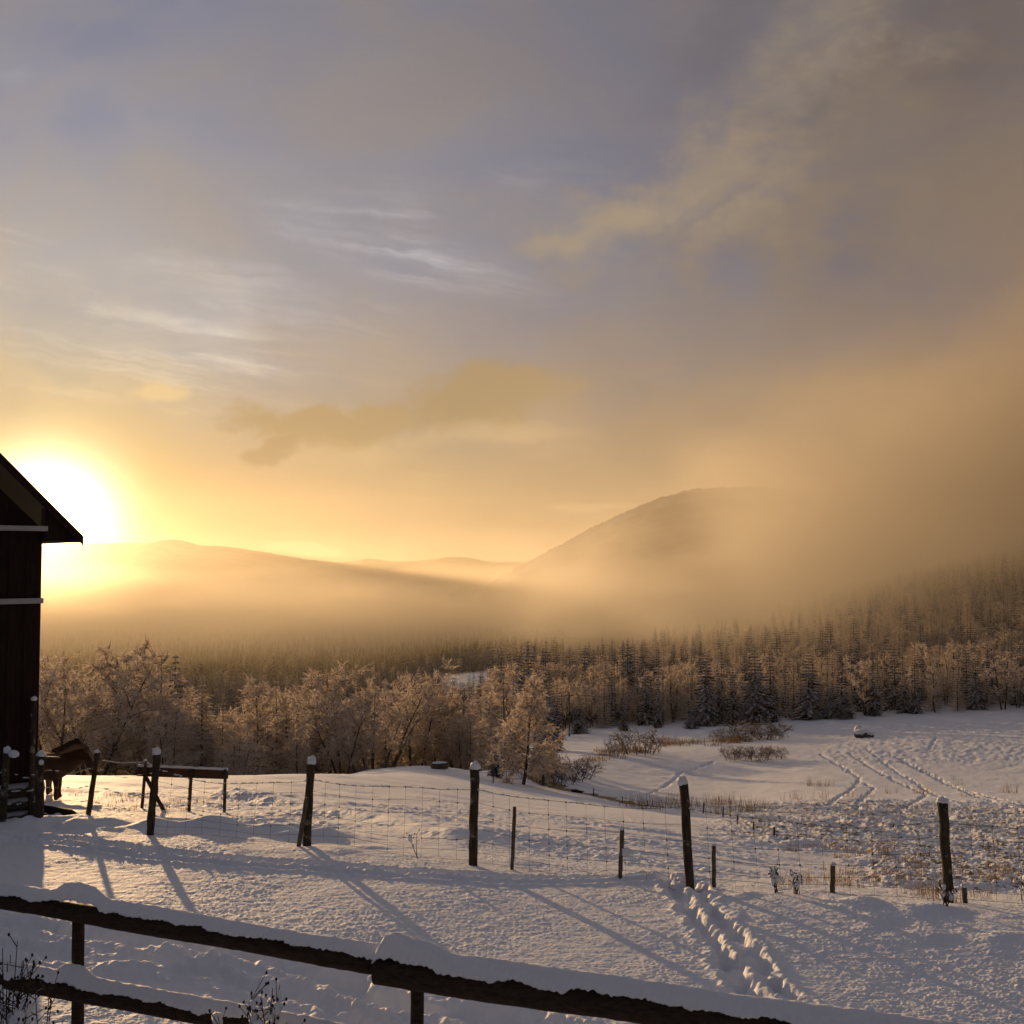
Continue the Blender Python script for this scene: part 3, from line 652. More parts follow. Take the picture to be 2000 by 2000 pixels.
def spruce(seed, h, rad, dens=1.0, snow=0.55, frost=False, droop=0.55, low=0.03, gap=0.0):
    rg = np.random.default_rng(seed); T = TB()
    T.rod(np.array([[0, 0, 0], [0.01 * h, 0, h * .5], [0, 0, h]]), h * .015 + .015, .01, 6)
    nl = int(h * 2.5 * dens) + 5
    for i in range(nl):
        t = low + (0.985 - low) * i / (nl - 1); z = h * t
        rw = rad * (1 - t) ** .82 * rg.uniform(.78, 1.12) + .10
        nb = max(4, int((5 + 5 * (1 - t)) * dens)); a0 = rg.uniform(0, 6.28)
        for b in range(nb):
            if rg.random() < gap: continue
            a = a0 + 6.28 * b / nb + rg.uniform(-.25, .25); L = rw * rg.uniform(.7, 1.12); out = np.array([np.cos(a), np.sin(a), 0.]); side = np.array([-np.sin(a), np.cos(a), 0.])
            M = 5; s = np.linspace(0, 1, M + 1)
            zz = (.10 * np.sin(s * 1.6) - droop * s ** 1.4 * (1.15 - .75 * t) + .12 * s ** 4) * L
            pts = out[None] * (L * s)[:, None]; pts[:, 2] += z + zz
            if L > .7: T.rod(pts[::2] if M % 2 == 0 else pts[[0, 2, 5]], .012 + .006 * L, .005, 3)
            loaded = rg.random() < snow
            ns = max(4, int(6 * L + 3))
            for k in range(ns):
                f = (k + rg.uniform(.1, .9)) / ns; f = .12 + .88 * f; q = f * M; j = min(int(q), M - 1); o = pts[j] + (pts[j + 1] - pts[j]) * (q - j)
                for sg in (-1, 1):
                    ln = (.34 * L * (1 - .62 * f) + .13) * rg.uniform(.7, 1.2)
                    d = unit(side * sg * .75 + out * .75 + np.array([0, 0, -.32 - .35 * droop * rg.random()])); wv = unit(np.cross(d, (0, 0, 1.)))
                    wd = ln * .24
                    if frost:
                        T.sliver(o, d, ln * 1.1, .05, rg, 0); T.sliver(o, unit(d + rg.normal(0, .4, 3)), ln * .8, .045, rg, 0 if rg.random() < .8 else 2)
                    else:
                        T.tri(o - wv * wd, o + wv * wd, o + d * ln, 2)
                        T.tri(o, o + d * ln * .55 - np.array([0, 0, wd * 1.1]), o + d * ln * 1.05, 2)
                        if loaded and rg.random() < .85 or rg.random() < .18:
                            up = np.array([0, 0, .035]); T.tri(o - wv * wd * .8 + up, o + wv * wd * .8 + up, o + d * ln * .92 + up * .6, 1)
            if not frost: T.tri(pts[-2] + side * .05 * L, pts[-2] - side * .05 * L, pts[-1] + out * .12 * L, 1 if loaded else 2)
    return T
TREE_MATS_B = [M_TWIG, M_TWIGDARK]; TREE_MATS_S = [M_TWIG, M_SNOWLEAF, M_NEEDLE]
def tree_parts(name, T, kind, barkm, parts=True):
    """trunk and crown meshes under an Empty, or both in one mesh for the trees of the far wood"""
    wv = np.concatenate(T.wv); wf = np.array(T.wf); tv = np.array(T.tv); tf = np.arange(len(tv)).reshape(-1, 3); tm = np.array(T.tm)
    mats = TREE_MATS_S if kind == 's' else TREE_MATS_B if kind == 'b' else [M_TWIGDARK, M_TWIG]
    if parts:
        e = empty(name, (0, 0, 0))
        link_mesh('trunk', wv, wf, barkm, e)
        link_mesh('crown', tv, tf, mats, e, tm, smooth=False)
        return e
    q1 = np.stack([wf[:, 0], wf[:, 1], wf[:, 2]], 1); q2 = np.stack([wf[:, 0], wf[:, 2], wf[:, 3]], 1)
    f = np.concatenate([q1, q2, tf + len(wv)]); mi = np.concatenate([np.full(2 * len(wf), len(mats)), tm])
    return link_mesh(name, np.concatenate([wv, tv]), f, mats + [barkm], None, mi, smooth=False)

def place_tree(proto, px, pyb, pyt, d, label, group=None, rz=None, hscale=1.0, first=False, h0=6.0, wide=1.0, cat='tree'):
    """stand a tree so that its foot is on the ground at depth d under picture column px and its top reaches row pyt"""
    x = ray(px, pyb)[0] * d; z = gz(x, d) - 0.05
    top = CAMZ + ray(px, pyt)[1] * d; h = max(0.6, top - z)
    o = proto if first else copy_tree(proto, kids=KIDS[proto.name])
    o.location = (x, d, z); k = h / h0; o.scale = (k * wide, k * wide, k); o.rotation_euler = (0, 0, rz if rz is not None else random.uniform(0, 6.28))
    tag(o, label, cat, group); return o
random.seed(11)
KIDS = {}; USED = set(); H0 = {}
def proto(key, name, T, kind, bark, h, parts=True):
    o = tree_parts(name, T, kind, bark, parts); KIDS[o.name] = [(c) for c in children(o)]; H0[key] = h
    PR[key] = o; return o
PR = {}
proto('multi', 'bare_tree', birch(1, 7.2, 2.1, stems=7, lean=.30, limbs=10, dens=1.1, tw=.040, low=.25), 'b', M_PALEBARK, 7.2)
proto('wide', 'bare_tree', birch(2, 7.5, 2.9, stems=3, lean=.20, limbs=15, dens=1.15, tw=.042, low=.18, rise=.7), 'b', M_BARK, 7.5)
proto('birchA', 'birch_tree', birch(3, 6.5, 1.35, limbs=26, dens=1.4, low=.10, rise=.8, tw=.042), 'b', M_BARK, 6.5)
proto('birchB', 'birch_tree', birch(4, 6.5, 1.6, stems=2, lean=.07, limbs=18, dens=1.3, low=.12, tw=.042), 'b', M_BARK, 6.5)
proto('tall', 'birch_tree', birch(5, 7.0, 1.75, limbs=50, dens=1.5, low=.05, rise=.55, conic=1, tw=.044), 'b', M_BARK, 7.0)
proto('cone', 'larch_tree', spruce(6, 6.5, 1.7, dens=1.15, frost=True, droop=.25, low=.06), 's', M_BARK, 6.5)
proto('cone2', 'larch_tree', spruce(16, 6.5, 1.35, dens=1.0, frost=True, droop=.4, low=.08, gap=.18), 's', M_BARK, 6.5)
proto('spruceA', 'spruce_tree', spruce(7, 9.0, 2.0, dens=.9, snow=.7), 's', M_BARK, 9.0)
proto('spruceB', 'spruce_tree', spruce(8, 9.0, 1.55, dens=.9, snow=.6, droop=.7), 's', M_BARK, 9.0)
proto('spruceC', 'spruce_tree', spruce(9, 9.0, 2.5, dens=.8, snow=.75, droop=.5), 's', M_BARK, 9.0)
proto('bush', 'bush', birch(10, 1.6, .9, stems=9, lean=.22, limbs=6, dens=.8, tw=.022, low=.15), 'd', M_BARK, 1.6)
used = set()
def T_(key, px, pyb, pyt, d, label, group=None, wide=1.0, rz=None, cat='tree'):
    f = key not in used; used.add(key)
    return place_tree(PR[key], px, pyb, pyt, d, label, group, rz, 1, f, H0[key], wide, cat)
G1 = 'trees along the far edge of the snowy field'
# the row behind the field, from the barn to the creek
T_('wide', 178, 1500, 1284, 84, 'widest bare frosted tree, many snowy limbs, behind the horse', G1, 1.15, 0.4)
T_('birchB', 105, 1500, 1345, 80, 'low frosted birch leaning out from behind the barn corner', G1, 1.25)
T_('birchA', 222, 1500, 1280, 91, 'tall frosted birch beside the widest bare tree by the barn', G1, 1.2)
T_('birchA', 280, 1500, 1266, 102, 'tallest thin bare birch with open twiggy top near the barn', G1, .8)
T_('cone2', 313, 1500, 1276, 99, 'slim frosted larch directly left of the dark pointed spruce', G1, .8)
T_('spruceB', 340, 1500, 1278, 104, 'dark pointed spruce between the big bare tree and the broad larch', G1, .85)
T_('birchB', 330, 1500, 1390, 79, 'small frosted birch below the dark pointed spruce', G1, .9)
T_('cone', 392, 1500, 1336, 84, 'broad cone-shaped frosted larch behind the board fence', G1, 1.15)
T_('cone2', 435, 1500, 1372, 88, 'short frosted larch between the broad larch and the golden birch', G1, .9)
T_('birchA', 455, 1500, 1420, 81, 'low shrubby frosted birch right of the broad larch', G1, 1.4)
T_('birchA', 498, 1500, 1337, 84, 'golden frosted birch with rounded crown left of the crooked larch', G1, 1.15)
T_('cone2', 538, 1500, 1328, 89, 'crooked thin larch with snowy tufts and gaps', G1, .75)
T_('birchB', 566, 1500, 1352, 94, 'thin forked birch standing behind the crooked larch', G1, .8)
T_('birchA', 580, 1500, 1425, 79, 'small round frosted birch beyond the snow-capped post with a prop', G1, 1.1)
T_('birchB', 470, 1500, 1440, 77, 'lowest frosted thicket tree at the foot of the golden birch', G1, 1.5)
T_('spruceA', 610, 1500, 1400, 97, 'small dark spruce half hidden left of the multi-stemmed tree', G1, .9)
T_('multi', 730, 1488, 1306, 89, 'largest multi-stemmed bare tree with a domed frosted crown', G1, 1.1, 0.3)
T_('birchA', 640, 1497, 1318, 90, 'frosted birch merging into the left side of the domed tree', G1, 1.2)
T_('wide', 668, 1497, 1350, 83, 'low spreading bare tree in front of the domed tree', G1, .95)
T_('birchB', 812, 1488, 1330, 94, 'frosted birch at the right shoulder of the domed tree', G1, 1.1)
T_('cone', 884, 1485, 1322, 98, 'narrow frosted larch right of the domed tree', G1, .85)
T_('birchB', 905, 1490, 1400, 91, 'low frosted birch above the stack of boards', G1, 1.1)
T_('cone', 938, 1482, 1318, 107, 'dense frosted larch with dark hollows left of the tall creek birch', G1, 1.0)
T_('birchA', 985, 1490, 1308, 86, 'pale frosted birch behind the tall creek birch', G1, 1.1)
T_('spruceB', 968, 1490, 1428, 66, 'little snow-dusted spruce at the foot of the tall creek birch', G1, 1.2)
T_('spruceA', 1008, 1490, 1322, 92, 'frosted spruce top showing just left of the tall creek birch', G1, .8)
T_('tall', 1022, 1532, 1328, 62, 'tall frosted birch growing by the creek at the field end', G1, 1.1)
T_('birchB', 1062, 1530, 1452, 66, 'low bushy frosted birch right of the tall creek birch', G1, 1.3)
T_('spruceA', 1072, 1440, 1330, 128, 'dark snowy spruce between the creek birch and the power pole', G1, 1.1)
rb = random.Random(21)
for i in range(30):                                                      # the dense belt filling in behind the front trees
    px = 85 + 29 * i + rb.uniform(-10, 10); d = rb.uniform(90, 104)
    T_(rb.choice(('birchA', 'birchB', 'birchA', 'cone2')), px, 1500, int(rb.uniform(1345, 1425)), d, 'frosted tree in the dense belt behind the front row along the field', 'belt of frosted trees behind the front row', rb.uniform(1.1, 1.5))
G2 = 'dark snowy spruces at the meadow edge'
sp = [(1132, 1430, 1362, 172, 'small wide spruce just right of the power pole', 'spruceC', 1.1),
 (1218, 1425, 1352, 172, 'thin grey spruce at the shady middle of the wood edge', 'spruceB', 1.0),
 (1286, 1420, 1306, 178, 'slender tall spruce with snow tufts left of the big spruce group', 'spruceB', .6),
 (1352, 1418, 1370, 172, 'low drooping spruce like a white fan at the wood edge', 'spruceC', 1.3),
 (1380, 1415, 1272, 178, 'first tall dark spruce of the big group at the wood edge', 'spruceA', 1.0),
 (1404, 1413, 1305, 182, 'narrow spruce squeezed between two tall ones of the big group', 'spruceB', .9),
 (1431, 1410, 1302, 176, 'narrow mid-height spruce in the middle of the big group', 'spruceB', 1.0),
 (1475, 1408, 1262, 178, 'tallest broad spruce of the big group at the wood edge', 'spruceA', 1.15),
 (1513, 1402, 1318, 180, 'slim spruce right beside the tallest broad spruce', 'spruceB', .8),
 (1580, 1396, 1272, 182, 'broad tall spruce standing clear right of the big group', 'spruceC', .95),
 (1622, 1392, 1326, 182, 'short bushy spruce with heavy snow balls on its boughs', 'spruceC', 1.1),
 (1650, 1388, 1345, 180, 'lowest bushy spruce leaning on its snowy neighbour', 'spruceC', 1.2),
 (1706, 1385, 1290, 184, 'upright spruce above the snowy boulders', 'spruceB', 1.0),
 (1768, 1380, 1308, 186, 'dusky spruce with sparse boughs right of the boulders', 'spruceA', 1.0),
 (1790, 1378, 1338, 184, 'small spruce touching the dusky spruce', 'spruceC', 1.0),
 (1906, 1372, 1276, 186, 'lone bright-edged spruce near the right picture edge', 'spruceA', .95),
 (1985, 1368, 1310, 190, 'last spruce of the wood edge at the right picture edge', 'spruceA', 1.0)]
for px, pb, ptop, d, lab, k, wd in sp: T_(k, px, pb, ptop, d, lab, G2, wd)

# the wood on the hillside: single trees up to about 300 m
proto('fb1', 'birch_tree', birch(21, 9, 2.0, limbs=18, dens=.95, tw=.08, low=.2), 'b', M_BARK, 9, False)
proto('fb2', 'birch_tree', birch(22, 9, 1.6, limbs=22, dens=.85, tw=.08, low=.15, rise=.8), 'b', M_BARK, 9, False)
proto('fb3', 'birch_tree', birch(23, 9, 2.3, stems=2, lean=.08, limbs=13, dens=.85, tw=.08, low=.25), 'b', M_BARK, 9, False)
proto('fl1', 'larch_tree', spruce(24, 10, 1.9, dens=.7, frost=True, droop=.3), 's', M_BARK, 10, False)
proto('fs1', 'spruce_tree', spruce(25, 11, 2.1, dens=.62, snow=.45), 's', M_BARK, 11, False)
proto('fs2', 'spruce_tree', spruce(26, 11, 1.7, dens=.62, snow=.6, droop=.4), 's', M_BARK, 11, False)
proto('fs3', 'spruce_tree', spruce(27, 11, 2.5, dens=.55, snow=.5), 's', M_BARK, 11, False)
LAB = {'b': ('pale frosted birch in the hillside wood beyond the meadow', 'frosted birches of the hillside wood'),
       'l': ('frosted larch in the hillside wood beyond the meadow', 'frosted larches of the hillside wood'),
       's': ('snowy spruce in the hillside wood behind the meadow edge', 'snowy spruces of the hillside wood')}
cnt = {'b': 0, 'l': 0, 's': 0}; pl = []
tries = 0
while len(pl) < 560 and tries < 30000:
    tries += 1
    uu_ = random.uniform(-0.02, 0.58); d = 178 + 150 * random.random() ** 1.3 * (0.55 + .6 * max(0, uu_))
    edge = 186 - 6 * uu_ if uu_ > .05 else 176 - 60 * (0.05 - uu_) / .07 * .6
    if d < edge: continue
    x = uu_ * d
    if any((x - a) ** 2 + (d - b) ** 2 < 2.7 ** 2 for a, b in pl[-400:]): continue
    pl.append((x, d))
for i, (x, d) in enumerate(sorted(pl, key=lambda q: q[1])):
    uu_ = x / d
    pb = .88 if uu_ < .17 else .62
    r_ = random.random()
    if r_ < pb * .72: k = random.choice(('fb1', 'fb2', 'fb3')); c = 'b'; h = random.uniform(5, 11)
    elif r_ < pb: k = 'fl1'; c = 'l'; h = random.uniform(7, 11)
    else: k = random.choice(('fs1', 'fs2', 'fs3')); c = 's'; h = random.uniform(6, 14)
    if cnt[c] >= 290: continue
    cnt[c] += 1
    if uu_ < .02: h *= .7
    f = k not in used; used.add(k); o = PR[k] if f else copy_tree(PR[k], kids=())
    o.location = (x, d, gz(x, d) - .1); s_ = h / H0[k]; o.scale = (s_ * random.uniform(.85, 1.2),) * 2 + (s_,); o.rotation_euler = (0, 0, random.uniform(0, 6.28))
    tag(o, LAB[c][0], 'tree', LAB[c][1])
print('wood', cnt)

# the woods too far off to count
def far_tpl(seed, conifer):
    rg = np.random.default_rng(seed); tv = []; tm = []
    nl = 9 if conifer else 8
    for i in range(nl):
        t = .05 + .93 * i / (nl - 1); nb = 6
        r = (.17 * (1 - t) ** .85 + .015) if conifer else .19 * np.sin(np.pi * min(1., (t + .12) / 1.1) ** .9) + .02
        for b in range(nb):
            a = rg.uniform(0, 6.28); L = r * rg.uniform(.6, 1.25); o = np.array([0, 0, t]); dd = np.array([np.cos(a), np.sin(a), -.35 if conifer else .45]); sd = np.array([-np.sin(a), np.cos(a), rg.uniform(-.5, .5)])
            p = o + dd * L; wd = L * (.42 if conifer else .30)
            tv += [o + (0, 0, .03), p + sd * wd, p - sd * wd]; tm.append((1 if rg.random() < .38 else 2) if conifer else (0 if rg.random() < .6 else 3))
            if not conifer: tv += [o, p + sd * wd * .4, o + dd * L * 1.35 + (0, 0, .03)]; tm.append(0)
    tv += [(-.008, 0, -.05), (.008, 0, -.05), (0, 0, 1.0)]; tm.append(2)
    return np.array(tv, float), np.array(tm)
TPL = [far_tpl(30 + i, i % 2 == 0) for i in range(8)]
def far_wood(name, label, spots, hmin, hmax, pcon, seed, dark=None):
    rg = np.random.default_rng(seed); VV = []; MM = []
    x, y = spots; z = shape(x, y) ; yf_ = ss(y, 205, 320); z = z + yf_ * 3.0 * fbm(x, y, 90., 3)
    for i in range(len(x)):
        con = rg.random() < pcon; k = 2 * rg.integers(0, 4) + (0 if con else 1); tv, tm = TPL[k]
        h = rg.uniform(hmin, hmax); a = rg.uniform(0, 6.28); c, s_ = np.cos(a), np.sin(a); w_ = h * rg.uniform(.8, 1.25)
        v = np.stack([(tv[:, 0] * c - tv[:, 1] * s_) * w_ + x[i], (tv[:, 0] * s_ + tv[:, 1] * c) * w_ + y[i], tv[:, 2] * h + z[i] - .2], 1)
        if dark is not None: tm = np.where((tm == 1) & (rg.random(len(tm)) > dark[0]), 2, np.where((tm == 0) & (rg.random(len(tm)) > dark[1]), 3, tm))
        VV.append(v); MM.append(tm)
    v = np.concatenate(VV); o = link_mesh(name, v, np.arange(len(v)).reshape(-1, 3), [M_TWIG, M_SNOWLEAF, M_NEEDLE, M_TWIGDARK], None, np.concatenate(MM), smooth=False)
    tag(o, kind='stuff'); o['label'] = label; o['category'] = 'wood'; return o
def scatter(nw, u0, u1, d0, d1, keep, seed, pw=1.0):
    rg = np.random.default_rng(seed); uu_ = rg.uniform(u0, u1, nw); d = d0 * (d1 / d0) ** (rg.random(nw) ** pw); x = uu_ * d
    k = keep(x, d, uu_); return x[k], d[k]
clear = lambda x, d, q: ~((d > 292) & (d < 395) & (q > -.07) & (q < .012))
def wood_instances(name, label, spots, kinds, hr, seed):
    rg = np.random.default_rng(seed); x, y = spots; z = shape(x.copy(), y.copy()) + ss(y, 205, 320) * 3.0 * fbm(x, y, 90., 3) - .2; n_ = len(x)
    kc = bpy.data.collections.new('tree_kinds')
    order = []
    for i, (key, wgt, h_) in enumerate(kinds):
        o = bpy.data.objects.new('tree_kind_%02d' % i, PR[key].data); kc.objects.link(o); order.append((H0[key], wgt, h_))
    me = bpy.data.meshes.new(name); me.vertices.add(n_); me.vertices.foreach_set('co', np.stack([x, y, z], 1).astype(np.float32).ravel())
    k = rg.choice(len(kinds), n_, p=np.array([q[1] for q in order]) / sum(q[1] for q in order)).astype(np.int32)
    hh = np.array([order[i][2] * rg.uniform(*hr) / order[i][0] for i in k], np.float32); ww = hh * rg.uniform(.85, 1.2, n_)
    at = me.attributes.new('kind_index', 'INT', 'POINT'); at.data.foreach_set('value', k)
    at = me.attributes.new('size', 'FLOAT_VECTOR', 'POINT'); at.data.foreach_set('vector', np.stack([ww, ww, hh], 1).astype(np.float32).ravel())
    at = me.attributes.new('turn', 'FLOAT_VECTOR', 'POINT'); at.data.foreach_set('vector', np.stack([np.zeros(n_), np.zeros(n_), rg.uniform(0, 6.28, n_)], 1).astype(np.float32).ravel())
    o = bpy.data.objects.new(name, me); COL.objects.link(o)
    g = bpy.data.node_groups.new('scatter_trees', 'GeometryNodeTree'); g.interface.new_socket('Geometry', in_out='INPUT', socket_type='NodeSocketGeometry'); g.interface.new_socket('Geometry', in_out='OUTPUT', socket_type='NodeSocketGeometry')
    gi = g.nodes.new('NodeGroupInput'); go = g.nodes.new('NodeGroupOutput'); ip = g.nodes.new('GeometryNodeInstanceOnPoints'); ci = g.nodes.new('GeometryNodeCollectionInfo'); mp = g.nodes.new('GeometryNodeMeshToPoints')
    ci.inputs['Collection'].default_value = kc; ci.inputs['Separate Children'].default_value = True; ci.inputs['Reset Children'].default_value = True
    ip.inputs['Pick Instance'].default_value = True
    def attr(nm, ty):
        q = g.nodes.new('GeometryNodeInputNamedAttribute'); q.data_type = ty; q.inputs['Name'].default_value = nm; return q.outputs['Attribute']
    g.links.new(gi.outputs[0], mp.inputs[0]); g.links.new(mp.outputs[0], ip.inputs['Points']); g.links.new(ci.outputs[0], ip.inputs['Instance'])
    g.links.new(attr('kind_index', 'INT'), ip.inputs['Instance Index']); g.links.new(attr('turn', 'FLOAT_VECTOR'), ip.inputs['Rotation']); g.links.new(attr('size', 'FLOAT_VECTOR'), ip.inputs['Scale'])
    g.links.new(ip.outputs[0], go.inputs[0])
    md = o.modifiers.new('scatter', 'NODES'); md.node_group = g
    tag(o, kind='stuff'); o['label'] = label; o['category'] = 'wood'; return o
wood_instances('hillside_wood', 'far wood of frosted trees fading into mist on the hillside', scatter(5600, -.02, .60, 225, 800, lambda x, d, q: (d > 300 - 110 * (q < .12)) & clear(x, d, q) & (d < 400 + 3500 * np.maximum(0, q - .06)) & (fbm(x, d, 38., 2) > -.42), 5), [('fb1', 1.2, 9), ('fb2', 1.2, 9), ('fb3', 1., 9), ('fl1', 1.1, 11), ('fs1', .5, 13), ('fs2', .4, 12), ('fs3', .6, 12)], (.5, 1.3), 1)
wood_instances('valley_wood', 'dark wood on the valley side behind the field trees', scatter(4200, -.60, .03, 112, 560, lambda x, d, q: clear(x, d, q) & (d > 122 + 900 * np.maximum(0, q + .06)), 6, .85), [('fs1', 1.6, 8), ('fs2', 1.4, 8), ('fs3', 1., 8), ('fb2', .35, 7), ('fl1', .2, 8)], (.6, 1.15), 3)
far_wood('distant_wood', 'darkest distant wood sinking into the valley mist', scatter(6500, -.60, .05, 520, 1500, lambda x, d, q: d > 0, 8, .9), 6, 10, .95, 2, (.0, .15))

# ------------------------------------------------------------------ barn
M_BARN = m_wood('barn_boards', (.013, .006, .004), (.028, .012, .008), (7, 7, .5))
M_TRIM = m_plain('weathered_white_trim', (.40, .38, .36), .7, .2, .2)
M_SHEET = m_plain('dark_roofing', (.03, .028, .026), .6, .4, .2)
M_STONE = m_wood('rough_logs', (.022, .018, .014), (.060, .048, .038), (2, 2, 6), 0, .35)
def barn():
    c0 = pt(72, 1553, 19.5); c0.z = 0; base = gz(c0.x, 19.5) - .3
    ex = Vector((.8, .6, 0)); ey = Vector((-.6, .8, 0)); rot = Matrix((ex, ey, (0, 0, 1))).transposed()
    e = empty('barn', (c0.x, c0.y, base)); e.rotation_euler = rot.to_euler()
    tag(e, 'dark red timber barn with pale trim boards and overhanging gable roof', 'barn')
    # local frame: x along the gable wall (0 = right corner, negative to the left), y into the barn
    def u2t(px): q = ray(px, 1000)[0]; return (q * c0.y - c0.x) / (ex.x - q * ex.y)
    t_tip = u2t(153); d_tip = c0.y + .6 * t_tip; z_tip = pt(153, 1046, d_tip).z - base
    z_e = pt(76, 1057, c0.y).z - base
    wid = 8.0; hip = z_tip + (t_tip + wid / 2) * 1.02
    b = MB()
    nb = 56; bw = wid / nb                                             # upright boards of the gable wall
    for i in range(nb):
        x1 = -i * bw; x0 = x1 - bw; dpt = .022 if i % 2 else .0
        za = z_e + min((t_tip - x1), (wid + t_tip + x1)) * 1.0 - .42; zb = z_e + min((t_tip - x0), (wid + t_tip + x0)) * 1.0 - .42
        za = max(z_e - .1, min(za, hip - .3)); zb = max(z_e - .1, min(zb, hip - .3))
        v = [(x0, -dpt, .95), (x1, -dpt, .95), (x1, -dpt, za), (x0, -dpt, zb), (x0, .05, .95), (x1, .05, .95), (x1, .05, za), (x0, .05, zb)]
        b.add(v, [(0, 1, 2, 3), (5, 4, 7, 6), (1, 5, 6, 2), (4, 0, 3, 7), (3, 2, 6, 7), (4, 5, 1, 0)])
    b.box((-.06, 5.05, (z_e + .95) / 2), .10, 9.9, z_e - .95); b.box((-wid + .06, 5.05, (z_e + .95) / 2), .10, 9.9, z_e - .95); b.box((-wid / 2, 9.95, (z_e + .95) / 2), wid - .3, .08, z_e - .95)
    b.build('wall', M_BARN, e, False)
    s = MB(); rg = random.Random(4)                                    # log footing, rough and snow-flecked
    for k in range(4):
        z = .12 + .24 * k
        s.tube([(-wid + .1 + wid * i / 14., -.05 + rg.uniform(-.015, .015), z + rg.uniform(-.01, .01)) for i in range(15)], .13, 8, rough=.07, seed=k)
        s.tube([(-.10 + rg.uniform(-.015, .015), .1 + 9.6 * i / 14., z) for i in range(15)], .13, 8, rough=.07, seed=k + 9)
    s.build('foundation', M_STONE, e)
    r = MB(); th = .12                                                 # two roof slopes, gable to the viewer
    for sg, xt in ((1, t_tip), (-1, -wid - t_tip)):
        xm = -wid / 2; zt = z_tip; zm = hip
        v = []
        for yy in (-.35, 10.3): v += [(xt, yy, zt), (xm, yy, zm), (xm, yy, zm - th * 1.4), (xt, yy, zt - th * 1.1)]
        r.add(v, [(0, 1, 2, 3), (7, 6, 5, 4), (0, 4, 5, 1), (2, 6, 7, 3), (0, 3, 7, 4), (1, 5, 6, 2)])
    r.build('roof', M_SHEET, e, False)
    sn = MB()
    sf = []
    for sg, xt in ((1, t_tip), (-1, -wid - t_tip)):
        v = []
        for yy in (.25, 10.2): v += [(xt * 1.0 - sg * .25, yy, z_tip + .26), (-wid / 2, yy, hip + .01), (-wid / 2, yy, hip + .09), (xt - sg * .25, yy, z_tip + .33)]
        sn.add(v, [(0, 3, 2, 1), (4, 5, 6, 7), (0, 1, 5, 4), (3, 7, 6, 2), (0, 4, 7, 3), (1, 2, 6, 5)])
    sn.build('roof_snow', M_SNOW, e, False)
    f = MB()                                                           # boarded eave box and verge boards
    v = [(t_tip - .02, -.30, z_tip - .14), (t_tip - .05, -.30, z_e - .02), (-.02, -.30, z_e), (-.02, -.30, z_tip + t_tip - .14)]
    v += [(x, .02, z) for x, y, z in v]
    f.add(v, [(0, 3, 2, 1), (4, 5, 6, 7), (0, 1, 5, 4), (1, 2, 6, 5), (2, 3, 7, 6), (3, 0, 4, 7)])
    for xt, sg in ((t_tip, 1), (-wid - t_tip, -1)):
        xm = -wid / 2; v = [(xt + sg * .012, -.375, z_tip - .02), (xm, -.375, hip - .02), (xm, -.375, hip - .22), (xt + sg * .012, -.375, z_tip - .2)]
        v += [(x, -.352, z) for x, y, z in v]; f.add(v, [(0, 1, 2, 3), (7, 6, 5, 4), (0, 4, 5, 1), (1, 5, 6, 2), (2, 6, 7, 3), (3, 7, 4, 0)])
    f.build('eave_board', M_BARN, e, False)
    for (pxa, pya), (pxb, pyb), hgt in (((0, 1029), (76, 1036), .095), ((0, 1176), (76, 1172), .10)):
        za = pt(pxa, pya, c0.y + .6 * u2t(pxa)).z - base; zb = pt(pxb, pyb, c0.y).z - base; zz = (za + zb) / 2
        t = MB(); t.box((-wid / 2 + .02, -.06 - .24 * (hgt < .1), zz), wid + .02, .03, hgt, bev=.004); t.build('trim_board', M_TRIM, e, False)
    p = MB(); p.tube([(-.13, -.16, .2), (-.13, -.16, 1.6), (-.12, -.16, 2.5)], .05, 8, rough=.05)
    pp = p.build('drain_pole', M_POST, e)
    q = MB(); q.blob((-.12, -.16, 2.53), .06, .06, .05, 2); q.build('snow_cap', M_SNOW, pp)
    return e
BARN = barn()

# ------------------------------------------------------------------ wire fence
def snow_cap(c, r, h, seed, parent):
    b = MB(); b.blob((c[0] + r * .22 * math.sin(seed * 1.7), c[1], c[2] + h * .18), r * .92, r * .90, h * (.50 + .12 * math.sin(seed * 2.3)), 3, noise=.30, seed=seed, flat=-.42); return b.build('snow_cap', M_SNOW, parent)
def post_mesh(p0, p1, rad, seed, e, loc, cap=.13, capr=1.15, mtl=None, name='fence_post'):
    """a round stake from foot p0 to head p1 (world points), with lumps of bark and a cap of snow"""
    p0 = Vector(p0) - loc; p1 = Vector(p1) - loc; N = 9; rg = random.Random(seed)
    pts = [p0.lerp(p1, i / N) + Vector((rg.uniform(-1, 1), rg.uniform(-1, 1), 0)) * rad * .10 for i in range(N + 1)]
    pts[0] = p0 - (p1 - p0) * .12
    b = MB(); b.tube(pts, [rad * rg.uniform(.93, 1.07) for _ in pts], 12, rough=.05, seed=seed)
    o = b.build(name, mtl or M_POST, e)
    if cap: snow_cap(p1, rad * capr, cap, seed, o)
    return o
